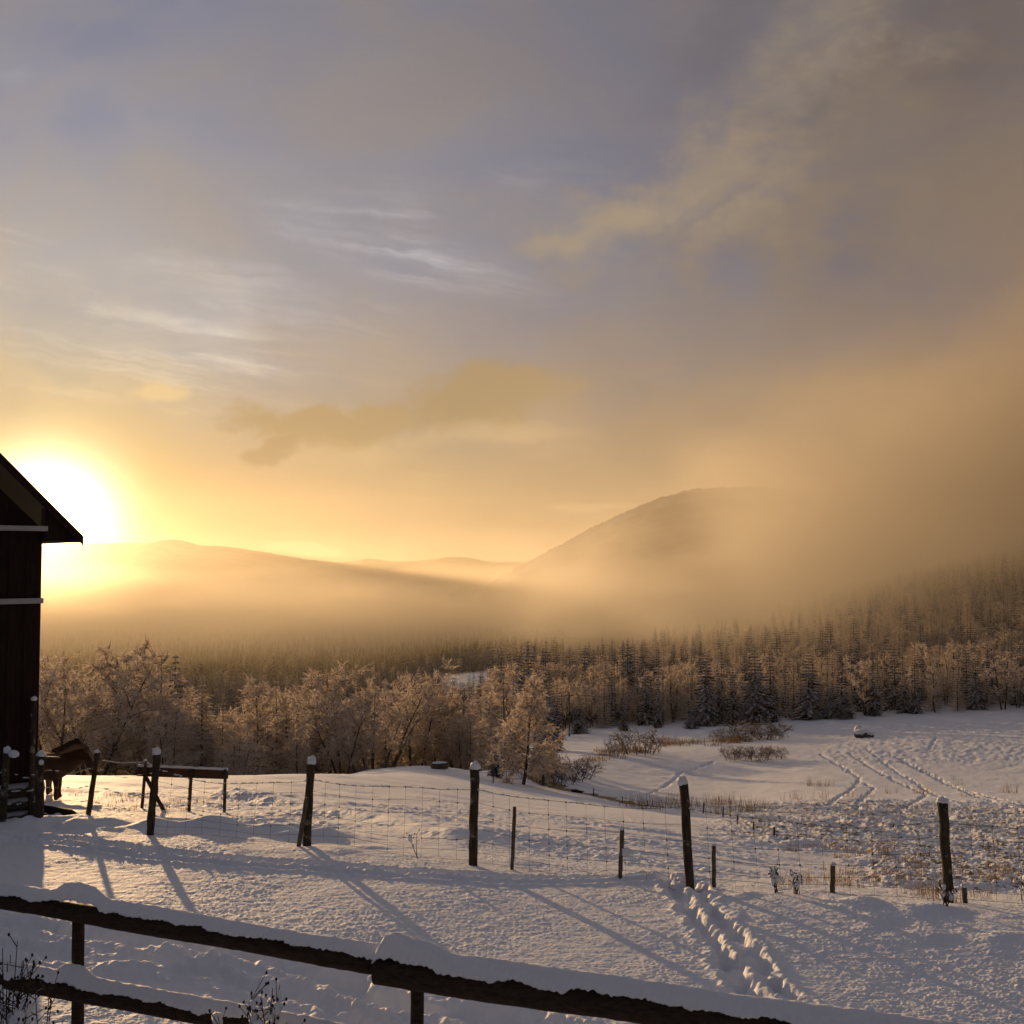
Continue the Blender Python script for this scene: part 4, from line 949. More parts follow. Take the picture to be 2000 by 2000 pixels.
def wire_fence():
    loc = Vector((0, 15, 0)); e = empty('wire_fence', loc); tag(e, 'sagging wire mesh fence on snow-capped round posts across the snowy slope', 'fence')
    # (foot px,py) (head px,py) depth radius cap
    L = [(-38, 1558, -30, 1465, 18.6, .055, .14), (6, 1556, 13, 1470, 18.3, .06, .17), (76, 1570, 79, 1476, 18.0, .075, .11), (172, 1572, 190, 1470, 18.7, .045, .10),
         (293, 1618, 307, 1473, 17.2, .062, .15), (600, 1636, 607, 1491, 16.5, .065, .16), (924, 1663, 927, 1502, 15.2, .068, .20),
         (1349, 1705, 1335, 1531, 13.9, .060, .13), (1853, 1758, 1841, 1567, 13.1, .062, .11), (2560, 1820, 2555, 1620, 12.6, .062, .12)]
    foot = []; head = []
    for i, (fx, fy_, hx, hy, d, r_, cap) in enumerate(L):
        a = pt(fx, fy_, d); h = pt(hx, hy, d); a.z = min(a.z, gz(a.x, d)) - .02
        o = post_mesh(a, h, r_, i + 40, e, loc, cap, 1.2)
        foot.append(Vector((a.x, a.y, gz(a.x, d)))); head.append(h)
        if i == 2:
            b = MB(); b.blob(h - loc + Vector((.05, -.08, -.10)), .045, .04, .05, 2); b.build('snow_lump', M_SNOW, o)
        if i == 1:
            b = MB(); b.blob(h - loc + Vector((.14, -.03, -.02)), .10, .06, .07, 2); b.build('snow_lump', M_SNOW, o)
    rg = random.Random(5)
    # knots, wires: one mesh panel in each bay from the barn to the right edge
    WH = {4: .92, 5: .92, 6: 1.0, 7: 1.02, 8: .98}
    for i in range(len(foot) - 1):
        A, B = foot[i], foot[i + 1]; hA = (head[i].z - A.z) * .80; hB = (head[i + 1].z - B.z) * .80
        n_ = 14 if i >= 3 else 8; L_ = (B - A).length; b = MB()
        levels = [0.04, .16, .30, .46, .64, .82, 1.0] if i >= 4 else [.35, .62, .95]
        def P_(s, k):
            g = A.lerp(B, s); sag = math.sin(math.pi * s) * .10 * (1 + .5 * math.sin(i * 2.1))
            h = (hA + (hB - hA) * s) * k - sag * k; g2 = g.copy(); g2.z = gz(g.x, g.y) * .5 + g.z * .5 + h if k < .3 else g.z + h
            lean = Vector((head[i].x - A.x, 0, 0)).lerp(Vector((head[i + 1].x - B.x, 0, 0)), s) * k * .8
            w_ = .02 * math.sin(9 * s + i + 4 * k); return g2 + lean + Vector((0, w_, w_ * .7)) - loc
        for k in levels: b.tube([P_(j / n_, k) for j in range(n_ + 1)], .0026 if k < 1 else .004, 4, cap=False)
        if i >= 4:
            nv = max(3, int(L_ / .29))
            for j in range(1, nv):
                s = j / nv + rg.uniform(-.008, .008); b.tube([P_(s, k) for k in levels], .0022, 4, cap=False)
                for k in levels[2:]:
                    if rg.random() < .5: b.box(P_(s, k), .016, .016, .02)
        o = b.build('wire_mesh' if i >= 4 else 'barbed_wire', M_WIRE, e)
        sb = MB()
        for j in range(60 if i >= 4 else 46):
            if rg.random() < .42: s = rg.random(); sb.blob(P_(s, levels[-1] if i >= 4 else rg.choice(levels)) + Vector((0, 0, .007)), rg.uniform(.02, .06), .008, rg.uniform(.007, .013), 1, seed=j)
        sb.build('wire_snow', M_SNOW, o)
M_WIRE = m_plain('dark_wire', (.035, .028, .022), .6, .3, .2)
wire_fence()

# short stakes beside the fence
def stake(fx, fy_, hx, hy, d, r_, label, cap=0.0, lump=None, seed=0):
    a = pt(fx, fy_, d); h = pt(hx, hy, d); z0 = gz(a.x, d); a.z = min(a.z, z0) - .02; e = empty('wooden_stake', (a.x, a.y, z0)); loc = Vector(e.location)
    o = post_mesh(a, h, r_, seed, e, loc, cap, 1.2, M_GREYWOOD, 'shaft')
    if lump:
        b = MB(); b.blob(a.lerp(h, lump[0]) - loc + Vector((lump[1], -.02, 0)), .075, .06, .06, 3, noise=.3, seed=seed); b.build('snow_lump', M_SNOW, e)
    tag(e, label, 'stake', 'stakes beside the wire fence'); return e
stake(583, 1630, 599, 1558, 16.3, .035, 'short slanting prop stake leaning against a snow-capped fence post', seed=1)
stake(1000, 1664, 1005, 1576, 15.0, .028, 'thin pale bare stake right of the fence post with a tall snow cap', seed=2)
stake(1211, 1695, 1215, 1620, 14.3, .030, 'dark stake with a lump of snow stuck to its side', .05, (.55, .07), seed=3)
stake(1394, 1710, 1394, 1651, 13.9, .028, 'frost-white stake right of the fence post that leans left', .04, seed=4)
stake(1625, 1728, 1627, 1690, 13.5, .034, 'short snow-topped stub standing in dry grass', .07, seed=5)
stake(1886, 1768, 1883, 1732, 13.2, .032, 'lowest stub right of the rightmost fence post', .05, seed=6)

# ------------------------------------------------------------------ log rail fence in the foreground
def rail_fence():
    loc = Vector((-2, 7.5, 0)); e = empty('rail_fence', loc); tag(e, 'dark log rail fence under thick snow in the foreground', 'fence')
    q1 = lambda px, py, d: pt(px, py, d) - loc
    depth = lambda px: (lambda u_: (-.66 + u_ * 0 + 0) and 0)(0)
    def dl(px):                                                         # the fence line on plan
        u_ = ray(px, 1800)[0]; s = (u_ * 7.1 + .66) / (2.74 + u_ * .9) ; return 7.1 - .9 * s
    def rail(lst, rad, sh, seed, name='rail', dd=0.0, fat=None):
        q = np.array(lst, float); rg = random.Random(seed); N = 90; pts = []
        for i in range(N + 1):
            px = q[0, 0] + (q[-1, 0] - q[0, 0]) * i / N; py = np.interp(px, q[:, 0], q[:, 1])
            pts.append(q1(px, py, dl(px) + dd))
        for _ in range(6): pts = [pts[0]] + [(pts[i - 1] + pts[i] * 2 + pts[i + 1]) / 4 for i in range(1, N)] + [pts[-1]]
        b = MB(); b.tube(pts, [rad * (1 + .05 * math.sin(i * .21 + seed) + rg.uniform(-.02, .02)) for i in range(N + 1)], 16, rough=.025, seed=seed); o = b.build(name, M_RAIL, e)
        # snow lying along the rail, ragged lower edge
        M = 1000; K = 20; V = []; F = []
        P_ = np.array([p[:] for p in pts]); tt = np.linspace(0, N, M + 1); S_ = np.stack([np.interp(tt, np.arange(N + 1), P_[:, k]) for k in range(3)], 1)
        T3 = np.gradient(S_, axis=0); T3 /= np.linalg.norm(T3, axis=1)[:, None]; side = np.cross(T3, (0, 0, 1)); side /= np.linalg.norm(side, axis=1)[:, None]; up = np.cross(side, T3)
        al = np.linspace(0, np.linalg.norm(S_[-1] - S_[0]), M + 1)
        hgt = sh * (1 + .22 * fbm(al, al * 0 + seed, .9, 3) + .08 * fbm(al, al * 0 + seed, .12, 2))
        if fat:
            for (px, amp, w_) in fat:
                u_ = np.array([ (v[0] + loc.x) / (v[1] + loc.y) for v in S_]); c_ = ray(px, 1800)[0]; hgt = hgt + amp * np.exp(-((u_ - c_) / w_) ** 4)
        LO = [-.60 + .22 * fbm(al, al * 0 + seed * c_, .34, 2, .6) + .08 * fbm(al, al * 0 + seed * c_ + 4, .11, 2, .6) - .12 * np.abs(fbm(al, al * 0 + c_ * 2.2, .07, 2)) for c_ in (3.1, 7.7)]
        endf = np.minimum(1, np.minimum(al, al[-1] - al) / .05 + .05); hgt = hgt * endf ** .5
        for i in range(M + 1):
            lowL, lowR = LO[0][i], LO[1][i]
            for k in range(K):
                th = -lowL + (math.pi + lowL + lowR) * k / (K - 1)
                c_, s_ = math.cos(th), math.sin(th); g = max(0, s_)
                r1 = rad * 1.02 + .012 + .004 * math.sin(k * 7 + i * .7)
                rx = r1 * (1 + .10 * g ** .5); rz = rad * 1.02 + .012 + hgt[i] * g ** .75
                jit = 1 + .035 * perlin(np.array([al[i] * 14.]), np.array([k * .9 + seed * 5]))[0]
                V.append(S_[i] - side[i] * c_ * rx * jit + up[i] * s_ * (rz if s_ > 0 else r1) * jit)
        for i in range(M):
            for k in range(K - 1): F.append((i * K + k, (i + 1) * K + k, (i + 1) * K + k + 1, i * K + k + 1))
            F.append((i * K + K - 1, (i + 1) * K + K - 1, (i + 1) * K, i * K))
        F.append(tuple(range(K))); F.append(tuple(M * K + k for k in range(K))[::-1])
        link_mesh('rail_snow', V, F, M_SNOW, o)
        return o
    rail([(-420, 1690), (0, 1757), (760, 1888)], .068, .058, 3, fat=[(153, .085, .020)])
    rail([(736, 1896), (1250, 1970), (2300, 2125)], .090, .070, 5, dd=-.10, fat=[(800, .065, .030), (760, .03, .022)])
    rail([(-420, 1838), (0, 1910), (400, 1985), (900, 2085)], .065, .056, 7, dd=-.02, fat=[(146, .07, .014)])
    rail([(840, 2110), (1300, 2190), (2300, 2400)], .06, .08, 9, dd=-.08)
    for px, ptop, pbot, r_, dd in ((153, 1768, 2120, .046, .09), (815, 1905, 2260, .047, .09), (1700, 2050, 2420, .05, .09), (-520, 1690, 2050, .046, .09)):
        d = dl(px) + dd; h = pt(px, ptop, d) ; a = pt(px - 3, pbot, d); a.z = min(a.z, gz(a.x, a.y)); b = MB(); rg = random.Random(int(px))
        b.tube([(a - loc).lerp(h - loc, i / 8) + Vector((rg.uniform(-.003, .003), 0, 0)) for i in range(9)], r_, 14, rough=.02, seed=int(px)); b.build('post', M_RAIL, e)
rail_fence()

# ------------------------------------------------------------------ board fence in the pasture
def board_fence():
    d0 = 25.0; c = pt(290, 1575, d0); e = empty('board_fence', (c.x, c.y, gz(c.x, c.y))); loc = Vector(e.location)
    tag(e, 'short dark plank barrier on thin legs with a slanting brace in the pasture', 'fence')
    dd = lambda px: 25.0 - (px - 268) / (442 - 268) * .6
    b = MB()
    A = [pt(268, 1498, dd(268)), pt(442, 1505, dd(442))]; B_ = [pt(267, 1516, dd(268)), pt(442, 1522, dd(442))]
    th = Vector((.02, .10, 0)); v = [A[0], A[1], B_[1], B_[0]]; v = [q - loc for q in v]; v += [q + th for q in v]
    b.add(v, [(0, 3, 2, 1), (4, 5, 6, 7), (0, 1, 5, 4), (1, 2, 6, 5), (2, 3, 7, 6), (3, 0, 4, 7)]); b.build('plank', M_REDWOOD, e, False)
    sn = MB(); m0 = [(A[0] + th * .5 - loc).lerp(A[1] + th * .5 - loc, i / 24) + Vector((0, 0, .012 + .008 * math.sin(i * 1.9))) for i in range(25)]
    sn.tube(m0, [.042] * 25, 8, rough=.15); sn.build('plank_snow', M_SNOW, e)
    for px, pt_, pxb, pb in ((285, 1486, 277, 1573), (374, 1503, 369, 1589), (440, 1503, 438, 1583)):
        d = dd(px) - .06; h = pt(px, pt_, d) - loc; a = pt(pxb, pb, d); a.z = min(a.z, gz(a.x, a.y)) - .05; b = MB()
        b.tube([(a - loc).lerp(h, i / 5) for i in range(6)], .038, 9, rough=.05, seed=px); o = b.build('leg', M_POST, e)
        if px == 285: snow_cap(h, .05, .06, 3, o)
    b = MB(); a = pt(322, 1583, 24.6); a.z = min(a.z, gz(a.x, a.y)) - .05; b.tube([pt(284, 1516, 24.8) - loc, a - loc], .045, 9, rough=.05, seed=2); b.build('brace', M_POST, e)
    b = MB(); r0 = pt(285, 1488, 24.9) - loc; b.tube([r0, pt(262, 1489, 25.0) - loc, pt(232, 1490, 25.2) - loc, pt(200, 1485, 25.5) - loc], .010, 5); b.tube([r0, pt(296, 1494, 24.5) - loc], .010, 5); b.build('rope', M_SNOW, e)
M_REDWOOD = m_wood('stained_plank', (.045, .020, .012), (.085, .042, .026), (.8, 8, 8))
board_fence()

# ------------------------------------------------------------------ horses
def skin_mesh(name, verts, edges, radii, root, mtl, parent=None, sub=2):
    me = bpy.data.meshes.new(name); me.from_pydata(verts, edges, []); o = bpy.data.objects.new(name, me); COL.objects.link(o)
    o.modifiers.new('skin', 'SKIN'); sv = me.skin_vertices[0].data
    for i, r_ in enumerate(radii): sv[i].radius = r_ if hasattr(r_, '__len__') else (r_, r_); sv[i].use_root = (i == root)
    s_ = o.modifiers.new('sub', 'SUBSURF'); s_.levels = sub; s_.render_levels = sub
    dg = bpy.context.evaluated_depsgraph_get(); dg.update(); m2 = bpy.data.meshes.new_from_object(o.evaluated_get(dg)); o.modifiers.clear(); o.data = m2; m2.name = name
    m2.materials.clear(); m2.materials.append(mtl); m2.polygons.foreach_set('use_smooth', np.full(len(m2.polygons), True)); o.parent = parent
    return o
def horse(px, py, d, k, rz, label, coat, dark, neck, group='horses behind the barn'):
    """pony facing +x in its own frame, 1 unit = withers height; px,py = picture point of the near fore hoof"""
    a = pt(px, py, d); z = gz(a.x, a.y); e = empty('horse', (a.x, a.y, z), rz); e.scale = (k, k, k)
    V = []; E = []; Rd = []
    def add(p, r_, to=None):
        V.append(p); Rd.append(r_); i = len(V) - 1
        if to is not None: E.append((to, i))
        return i
    b0 = add((-.55, 0, .70), (.25, .27)); b1 = add((-.86, 0, .73), (.245, .26), b0); b2 = add((-1.04, 0, .74), (.17, .19), b1); b3 = add((-.25, 0, .71), (.25, .285), b0); b4 = add((.0, 0, .735), (.20, .275), b3); b5 = add((.14, 0, .72), (.15, .21), b4)
    prev = b5
    for p, r_ in neck['neck']: prev = add(p, r_, prev)
    poll = prev
    for p, r_ in neck['head']: prev = add(p, r_, prev)
    for sy in (-1, 1):
        o = add((.0, .11 * sy, .52), (.085, .10), b4); o = add((.01, .11 * sy, .40), (.062, .066), o); o = add((.015, .11 * sy, .30), (.055, .058), o); o = add((.01, .11 * sy, .20), (.042, .044), o); o = add((.012, .11 * sy, .09), (.050, .054), o); o = add((.035, .11 * sy, .02), (.058, .066), o)
        q = add((-.84, .12 * sy, .55), (.11, .15), b1); q = add((-.80, .12 * sy, .44), (.08, .10), q); q = add((-.93, .12 * sy, .32), (.052, .060), q); q = add((-.925, .12 * sy, .20), (.040, .044), q); q = add((-.91, .12 * sy, .09), (.048, .052), q); q = add((-.885, .12 * sy, .02), (.055, .064), q)
    body = skin_mesh('body', V, E, Rd, b0, coat, e)
    rg = np.random.default_rng(3); mv = []; mf = []
    for i in range(neck.get('locks', 520)):                                                  # mane hanging down the neck, forelock, tail: locks of hair
        crest = neck['crest']; t = rg.random() * (len(crest) - 1.001); j = int(t); p = np.array(crest[j]) * (1 - t + j) + np.array(crest[j + 1]) * (t - j)
        sy = -1 if rg.random() < .7 else 1; L = rg.uniform(.12, .24) * neck.get('hair', 1.); q = p + (rg.normal(0, .03), sy * rg.uniform(.05, .11), -L); p = p + (0, rg.normal(0, .02), rg.uniform(-.01, .035))
        w_ = .014; mv += [p + (-w_, 0, 0), p + (w_, 0, 0), (p + q) / 2 + (w_, sy * .05, .03), (p + q) / 2 + (-w_, sy * .05, .03), q]; n0 = len(mv) - 5; mf += [(n0, n0 + 1, n0 + 2, n0 + 3), (n0 + 3, n0 + 2, n0 + 4)]
    link_mesh('mane', mv, mf, dark, e)
    tv = []; tf = []
    for i in range(160):
        p = np.array((-1.16, 0, .80)) + rg.normal(0, .02, 3); q = np.array((-1.25, 0, .22)) + rg.normal(0, .05, 3); w_ = .012; mid = (p + q) / 2 + (-.08, 0, .06)
        tv += [p + (0, -w_, 0), p + (0, w_, 0), mid + (0, w_, 0), mid + (0, -w_, 0), q]; n0 = len(tv) - 5; tf += [(n0, n0 + 1, n0 + 2, n0 + 3), (n0 + 3, n0 + 2, n0 + 4)]
    link_mesh('tail', tv, tf, dark, e)
    ep = np.array(neck['ear'])
    for sy in (-1, 1):
        b = MB(); c_ = ep + (0, .055 * sy, 0); d_ = np.array(neck['eardir']); b.tube([c_, c_ + d_ * .05 + (0, .012 * sy, 0), c_ + d_ * .13 + (0, .012 * sy, 0)], [.028, .034, .004], 8); b.build('ear', coat, e)
    for sy in (-1, 1):
        b = MB(); c_ = np.array(neck['eye']) + (0, neck['eyew'] * sy, 0); b.blob(c_, .018, .012, .016, 2, noise=0); b.build('eye', M_EYE, e)
    tag(e, label, 'horse', group); return e
def coat_mat(name, c1, c2, sc):
    m, t, out = mat(name); tc = t.new('ShaderNodeTexCoord').outputs['Object']; g = t.noise(tc, sc, 4, .6)
    b = bsdf(t, out, t.mix(g, c1, c2), .75, .25, bump(t, t.noise(tc, 55., 3, .7), .5, .01)); b.inputs['Sheen Weight'].default_value = .35; b.inputs['Sheen Roughness'].default_value = .4; return m
M_BAY = coat_mat('dark_bay_coat', (.030, .012, .006), (.060, .026, .012), 5.0); M_DUN = coat_mat('dun_coat', (.085, .058, .036), (.13, .09, .058), 4.0)
M_MANE1 = m_frost('brown_mane', (.13, .07, .03), .35, (.06, .03, .015)); M_MANE2 = m_frost('dark_mane', (.06, .04, .028), .25); M_EYE = m_plain('eye', (.01, .008, .006), .15, .6, .1)
NK1 = dict(neck=[((.28, 0, .80), (.125, .195)), ((.42, 0, .89), (.095, .160)), ((.53, 0, .955), (.080, .130))], head=[((.605, 0, .955), (.082, .108)), ((.665, 0, .85), (.084, .118)), ((.70, 0, .73), (.066, .088)), ((.722, 0, .63), (.056, .068)), ((.735, 0, .575), (.050, .053))],
           crest=[(.08, 0, .99), (.24, 0, 1.02), (.40, 0, 1.075), (.53, 0, 1.09), (.61, 0, 1.065)], ear=(.61, 0, 1.04), eardir=(.15, 0, 1.), eye=(.70, 0, .89), eyew=.078)
horse(111, 1561, 28.0, 1.22, R(7), 'dark bay pony with hanging head looking over the fence beside the barn', M_BAY, M_MANE1, NK1)
NK2 = dict(locks=260, hair=.42, neck=[((.30, 0, .86), (.11, .18)), ((.46, 0, 1.0), (.085, .145)), ((.58, 0, 1.10), (.075, .12))], head=[((.68, 0, 1.10), (.078, .10)), ((.77, 0, 1.01), (.078, .105)), ((.84, 0, .92), (.064, .08)), ((.90, 0, .85), (.054, .062)), ((.93, 0, .81), (.048, .05))],
           crest=[(.08, 0, 1.0), (.25, 0, 1.07), (.42, 0, 1.16), (.58, 0, 1.23), (.68, 0, 1.21)], ear=(.67, 0, 1.18), eardir=(.2, 0, 1.), eye=(.80, 0, 1.06), eyew=.074)
horse(94, 1550, 30.2, 1.27, R(12), 'pale dun pony mostly hidden behind the dark bay one', M_DUN, M_MANE2, NK2)

# ------------------------------------------------------------------ odds and ends on the snow
def log():
    P_ = [hit(a, b, dmax=20.) for a, b in ((46, 1572), (78, 1578), (105, 1586), (132, 1594), (150, 1600))]
    c = P_[2]; z = gz(*c); b = MB(); b.tube([(x - c[0], y - c[1], gz(x, y) - z + .04) for x, y in P_], [.075, .095, .085, .095, .06], 12, rough=.16, seed=3)
    b.tube([(P_[1][0] - c[0], P_[1][1] - c[1], .1), (P_[1][0] - c[0] + .1, P_[1][1] - c[1] - .1, .22)], [.03, .015], 6)
    o = b.build('log', M_BLACKLOG); o.location = (c[0], c[1], z); tag(o, 'dark rough fallen log half sunk in snow below the barn corner', 'log')
M_BLACKLOG = m_wood('dark_log', (.010, .007, .005), (.030, .020, .014), (3, 3, 3), bumpy=1.0)
log()
def boards():
    x, y = hit(858, 1503, dmin=40); z = gz(x, y); e = empty('board_stack', (x, y, z), R(8)); tag(e, 'low stack of dark boards with snow on the small rise', 'boards'); rg = random.Random(2)
    for k in range(4):
        b = MB(); b.box((rg.uniform(-.04, .04), 0, .06 + .10 * k), .95 + rg.uniform(-.1, .1), .5, .055, Matrix.Rotation(rg.uniform(-.06, .06), 3, 'Y'), bev=.006); b.build('board', M_GREYWOOD, e, False)
    for sx in (-.35, .35):
        b = MB(); b.box((sx, 0, .18), .07, .52, .36); b.build('batten', M_GREYWOOD, e, False)
    b = MB(); b.blob((0, 0, .40), .5, .28, .07, 3, noise=.2, flat=-.2); b.build('snow_cover', M_SNOW, e)
boards()
def boulder(px, py, d, sx, sy, sz, label, seed):
    x = ray(px, py)[0] * d; z = gz(x, d); e = empty('boulder', (x, d, z), seed)
    b = MB(); b.blob((0, 0, sz * .3), sx, sy, sz, 3, noise=.35, seed=seed); b.build('rock', M_ROCK, e)
    b = MB(); b.blob((0, 0, sz * .82), sx * .98, sy * .95, sz * .62, 3, noise=.3, seed=seed + .4, flat=-.35); b.build('snow_cover', M_SNOW, e)
    tag(e, label, 'boulder', 'boulders on the meadow crest')
M_ROCK = m_wood('rock', (.03, .026, .022), (.08, .07, .06), (3, 3, 3))
boulder(1683, 1436, 138, .95, .8, .75, 'largest snow-covered boulder on the meadow crest, left of a smaller one', 3)
boulder(1699, 1434, 139, .55, .5, .50, 'smaller snow-covered boulder at the right side of the largest one', 5)
boulder(1676, 1422, 142, .6, .5, 1.1, 'upright snowy boulder behind the largest one on the crest', 8)

# far fence down in the hollow, thin posts and two wires
def far_fence():
    Pp = [(1159, 1551), (1215, 1567), (1264, 1574), (1374, 1589), (1412, 1598), (1440, 1611), (1471, 1624), (1511, 1637)]
    Q = [hit(a, b, dmin=30, dmax=120) for a, b in Pp]; c = Q[3]; e = empty('wire_fence', (c[0], c[1], gz(*c))); loc = Vector(e.location); tag(e, 'low fence of thin dark posts down in the shaded hollow', 'fence')
    H = []
    for i, ((x, y), (px, py)) in enumerate(zip(Q, Pp)):
        z = gz(x, y); h = 19.0 / 2000 * y; b = MB(); b.tube([Vector((x, y, z - .1)) - loc, Vector((x + .02, y, z + h)) - loc], max(.03, y * .00055), 7, rough=.05, seed=i); b.build('fence_post', M_POST, e); H.append(Vector((x, y, z + h * .9)) - loc)
    b = MB()
    for k in (0, -.22):
        for p, q in zip(H[:-1], H[1:]): b.tube([p + Vector((0, 0, k)), (p + q) / 2 + Vector((0, 0, k - .05)), q + Vector((0, 0, k))], .008, 4, cap=False)
    b.build('barbed_wire', M_WIRE, e)
    Pp = [(915, 1498), (961, 1519), (965, 1518), (962, 1527)]
    for i, (px, py, h) in enumerate(((915, 1497, 22), (961, 1506, 17), (963, 1529, 17))):
        x, y = hit(px, py, dmin=30, dmax=110); z = gz(x, y); o = empty('fence_stake', (x, y, z)); b = MB(); hh = h / 2000 * y; b.tube([(0, 0, -.1), (.01, 0, hh)], max(.03, y * .0006), 7, rough=.05, seed=i); b.build('shaft', M_POST, o)
        tag(o, ('thin dark stake on the small rise beside the board stack', 'thin stake left of the creek birch standing higher', 'thin stake left of the creek birch standing lower')[i], 'stake', 'stakes near the creek birch')
far_fence()
def pole():
    d = 166; a = pt(1112, 1447, d); a.z = gz(a.x, d); h = pt(1112, 1352, d).z - a.z
    e = empty('power_pole', a); tag(e, 'thin dark wooden power pole at the edge of the shaded meadow', 'pole')
    b = MB(); b.tube([(0, 0, -.3), (0, 0, h)], [.13, .10], 10); b.build('pole', M_POST, e)
    b = MB(); b.box((0, 0, h - .5), 1.3, .10, .12); b.build('crossarm', M_POST, e, False)
    for k, sx in enumerate((-.55, .55)):
        b = MB()
        for tgt in (pt(430, 1368, 150), pt(1960, 1352, 210)):
            A = Vector((sx, 0, h - .4)); B_ = tgt - a + Vector((sx, 0, 0)); b.tube([A.lerp(B_, i / 12) - Vector((0, 0, 2.0 * math.sin(math.pi * i / 12))) for i in range(13)], .018, 4, cap=False)
        b.build('power_line', M_WIRE, e)
pole()
# the creek: dark open water in its snow-lined bed
def creek():
    V = []; F = []
    Q = np.array(CREEK); t = np.linspace(0, len(Q) - 1, 60); q = np.stack([np.interp(t, np.arange(len(Q)), Q[:, k]) for k in range(2)], 1); tg = np.gradient(q, axis=0); tg /= np.linalg.norm(tg, axis=1)[:, None]; nn = np.stack([-tg[:, 1], tg[:, 0]], 1)
    for i in range(60):
        w_ = (.75 + .28 * math.sin(i * .9) + .15 * math.sin(i * 2.3)) * (1 if i < 34 else .75); z = float(ground0(q[i, 0], q[i, 1])) - .10
        for s_ in (-1, 1): V.append((q[i, 0] + nn[i, 0] * w_ * s_, q[i, 1] + nn[i, 1] * w_ * s_, z))
    for i in range(59): F.append((2 * i, 2 * i + 1, 2 * i + 3, 2 * i + 2))
    m, t_, out = mat('creek_water'); bsdf(t_, out, (.012, .010, .008), .45, .10); tag(link_mesh('creek', V, F, m), kind='structure')
creek()

# ------------------------------------------------------------------ shrubs, weeds and grass
def shrub(px, py, d, h, label, seed, group, dark=False, wide=1.0):
    o = copy_tree(PR['bush'], kids=KIDS[PR['bush'].name]); x = ray(px, py)[0] * d; o.location = (x, d, gz(x, d) - .05); k = h / 1.6; o.scale = (k * wide, k * wide, k); o.rotation_euler = (0, 0, seed * 1.3); tag(o, label, 'bush', group); return o
GB = 'shrubs on the far meadow'
o = PR['bush']; x = ray(1432, 1500)[0] * 112; o.location = (x, 112, gz(x, 112) - .05); o.scale = (.65, .65, .75); tag(o, 'leftmost dark round shrub of the row in the meadow hollow', 'bush', GB)
shrub(1452, 1497, 113, 1.0, 'narrow shrub second in the row in the meadow hollow', 2, GB)
shrub(1482, 1503, 111, 1.25, 'tallest brown shrub of the row in the meadow hollow', 3, GB)
shrub(1512, 1500, 112, 1.1, 'rightmost brown shrub of the row in the meadow hollow', 4, GB)
shrub(1250, 1457, 118, 2.2, 'little golden frosted sapling on the snowy mound', 5, GB)
shrub(1205, 1468, 115, 1.4, 'small twiggy sprout at the left foot of the mound', 6, GB, wide=.8)
shrub(1470, 1446, 140, 1.8, 'reddish thicket behind the mound near the wood', 7, GB, wide=1.5)
shrub(1500, 1444, 142, 1.7, 'reddish thicket right of the first one near the wood', 8, GB, wide=1.5)
shrub(1430, 1449, 138, 1.3, 'low reed-brown thicket on top of the mound', 9, GB, wide=1.7)
shrub(1122, 1512, 78, 1.3, 'frosted low bush on the bank right of the creek birch', 10, GB, wide=1.3)
shrub(1085, 1520, 72, 1.5, 'frosted bush close to the creek head', 11, GB, wide=1.2)
def weed(px, py, d, h, seed, label, n_=9, snow=10, spread=.35, group='dead weeds poking out of the snow'):
    a = pt(px, py, d); z = gz(a.x, a.y); e = empty('dead_weed', (a.x, a.y, z)); rg = random.Random(seed); b = MB(); s = MB(); tips = []
    for i in range(n_):
        az = rg.uniform(0, 6.28); ln = rg.uniform(.05, spread); hh = h * rg.uniform(.55, 1.0); p0 = Vector((rg.uniform(-.05, .05), rg.uniform(-.05, .05), -.05)); p1 = Vector((math.cos(az) * ln * h * .5, math.sin(az) * ln * h * .5, hh * .5)); p2 = Vector((math.cos(az) * ln * h * 1.1, math.sin(az) * ln * h * 1.1, hh))
        b.tube([p0, p1, p2], [.006, .0045, .0025], 5)
        for _ in range(3):
            t = rg.uniform(.35, .95); q = p1.lerp(p2, t); d_ = Vector((rg.uniform(-1, 1), rg.uniform(-1, 1), rg.uniform(.2, 1.2))) * h * .14; b.tube([q, q + d_], [.0035, .002], 4); b.blob(q + d_, .009, .009, .014, 1, seed=i)
        tips += [p1.lerp(p2, t) for t in (.1, .35, .6, .85)]
    b.build('stems', M_WEED, e)
    for _ in range(snow): q = rg.choice(tips); r_ = rg.uniform(.012, .040) * min(1.3, (h / .4) ** .6); s.blob(q, r_ * .8, r_ * .8, r_ * rg.uniform(.8, 1.6), 2, noise=.5, seed=_)
    if snow: s.build('clinging_snow', M_SNOW, e)
    tag(e, label, 'weed', group); return e
M_WEED = m_plain('dead_stems', (.035, .022, .014), .8, .2, .3)
weed(12, 2030, 6.9, 1.28, 1, 'clump of dark seed stalks at the bottom left corner', 18, 26, .07)
weed(32, 2000, 7.2, 1.1, 7, 'thinner seed stalks right of the bottom left clump', 6, 8, .10)
weed(85, 2010, 7.3, .85, 8, 'low sparse stalks left of the first rail fence post', 5, 0, .2)
weed(508, 2025, 7.0, 1.0, 2, 'snow-laden weed standing up in front of the lower rail', 14, 64, .22)
weed(466, 2025, 7.05, .80, 3, 'snow-clotted low weed left of the taller snow-laden one', 9, 36, .22)
weed(552, 2030, 7.0, .95, 4, 'sparse weed with one long slanting stem', 5, 5, .35)
weed(812, 1662, 15.6, .38, 5, 'lone dark forked weed stem near the middle of the fence', 2, 5, .35)
weed(1515, 1737, 13.4, .34, 6, 'snow-wrapped weed shaped like a little figure by the fence', 7, 26, .25)
weed(1556, 1741, 13.3, .26, 9, 'low snow-wrapped weed right of the figure-like one', 8, 24, .5)
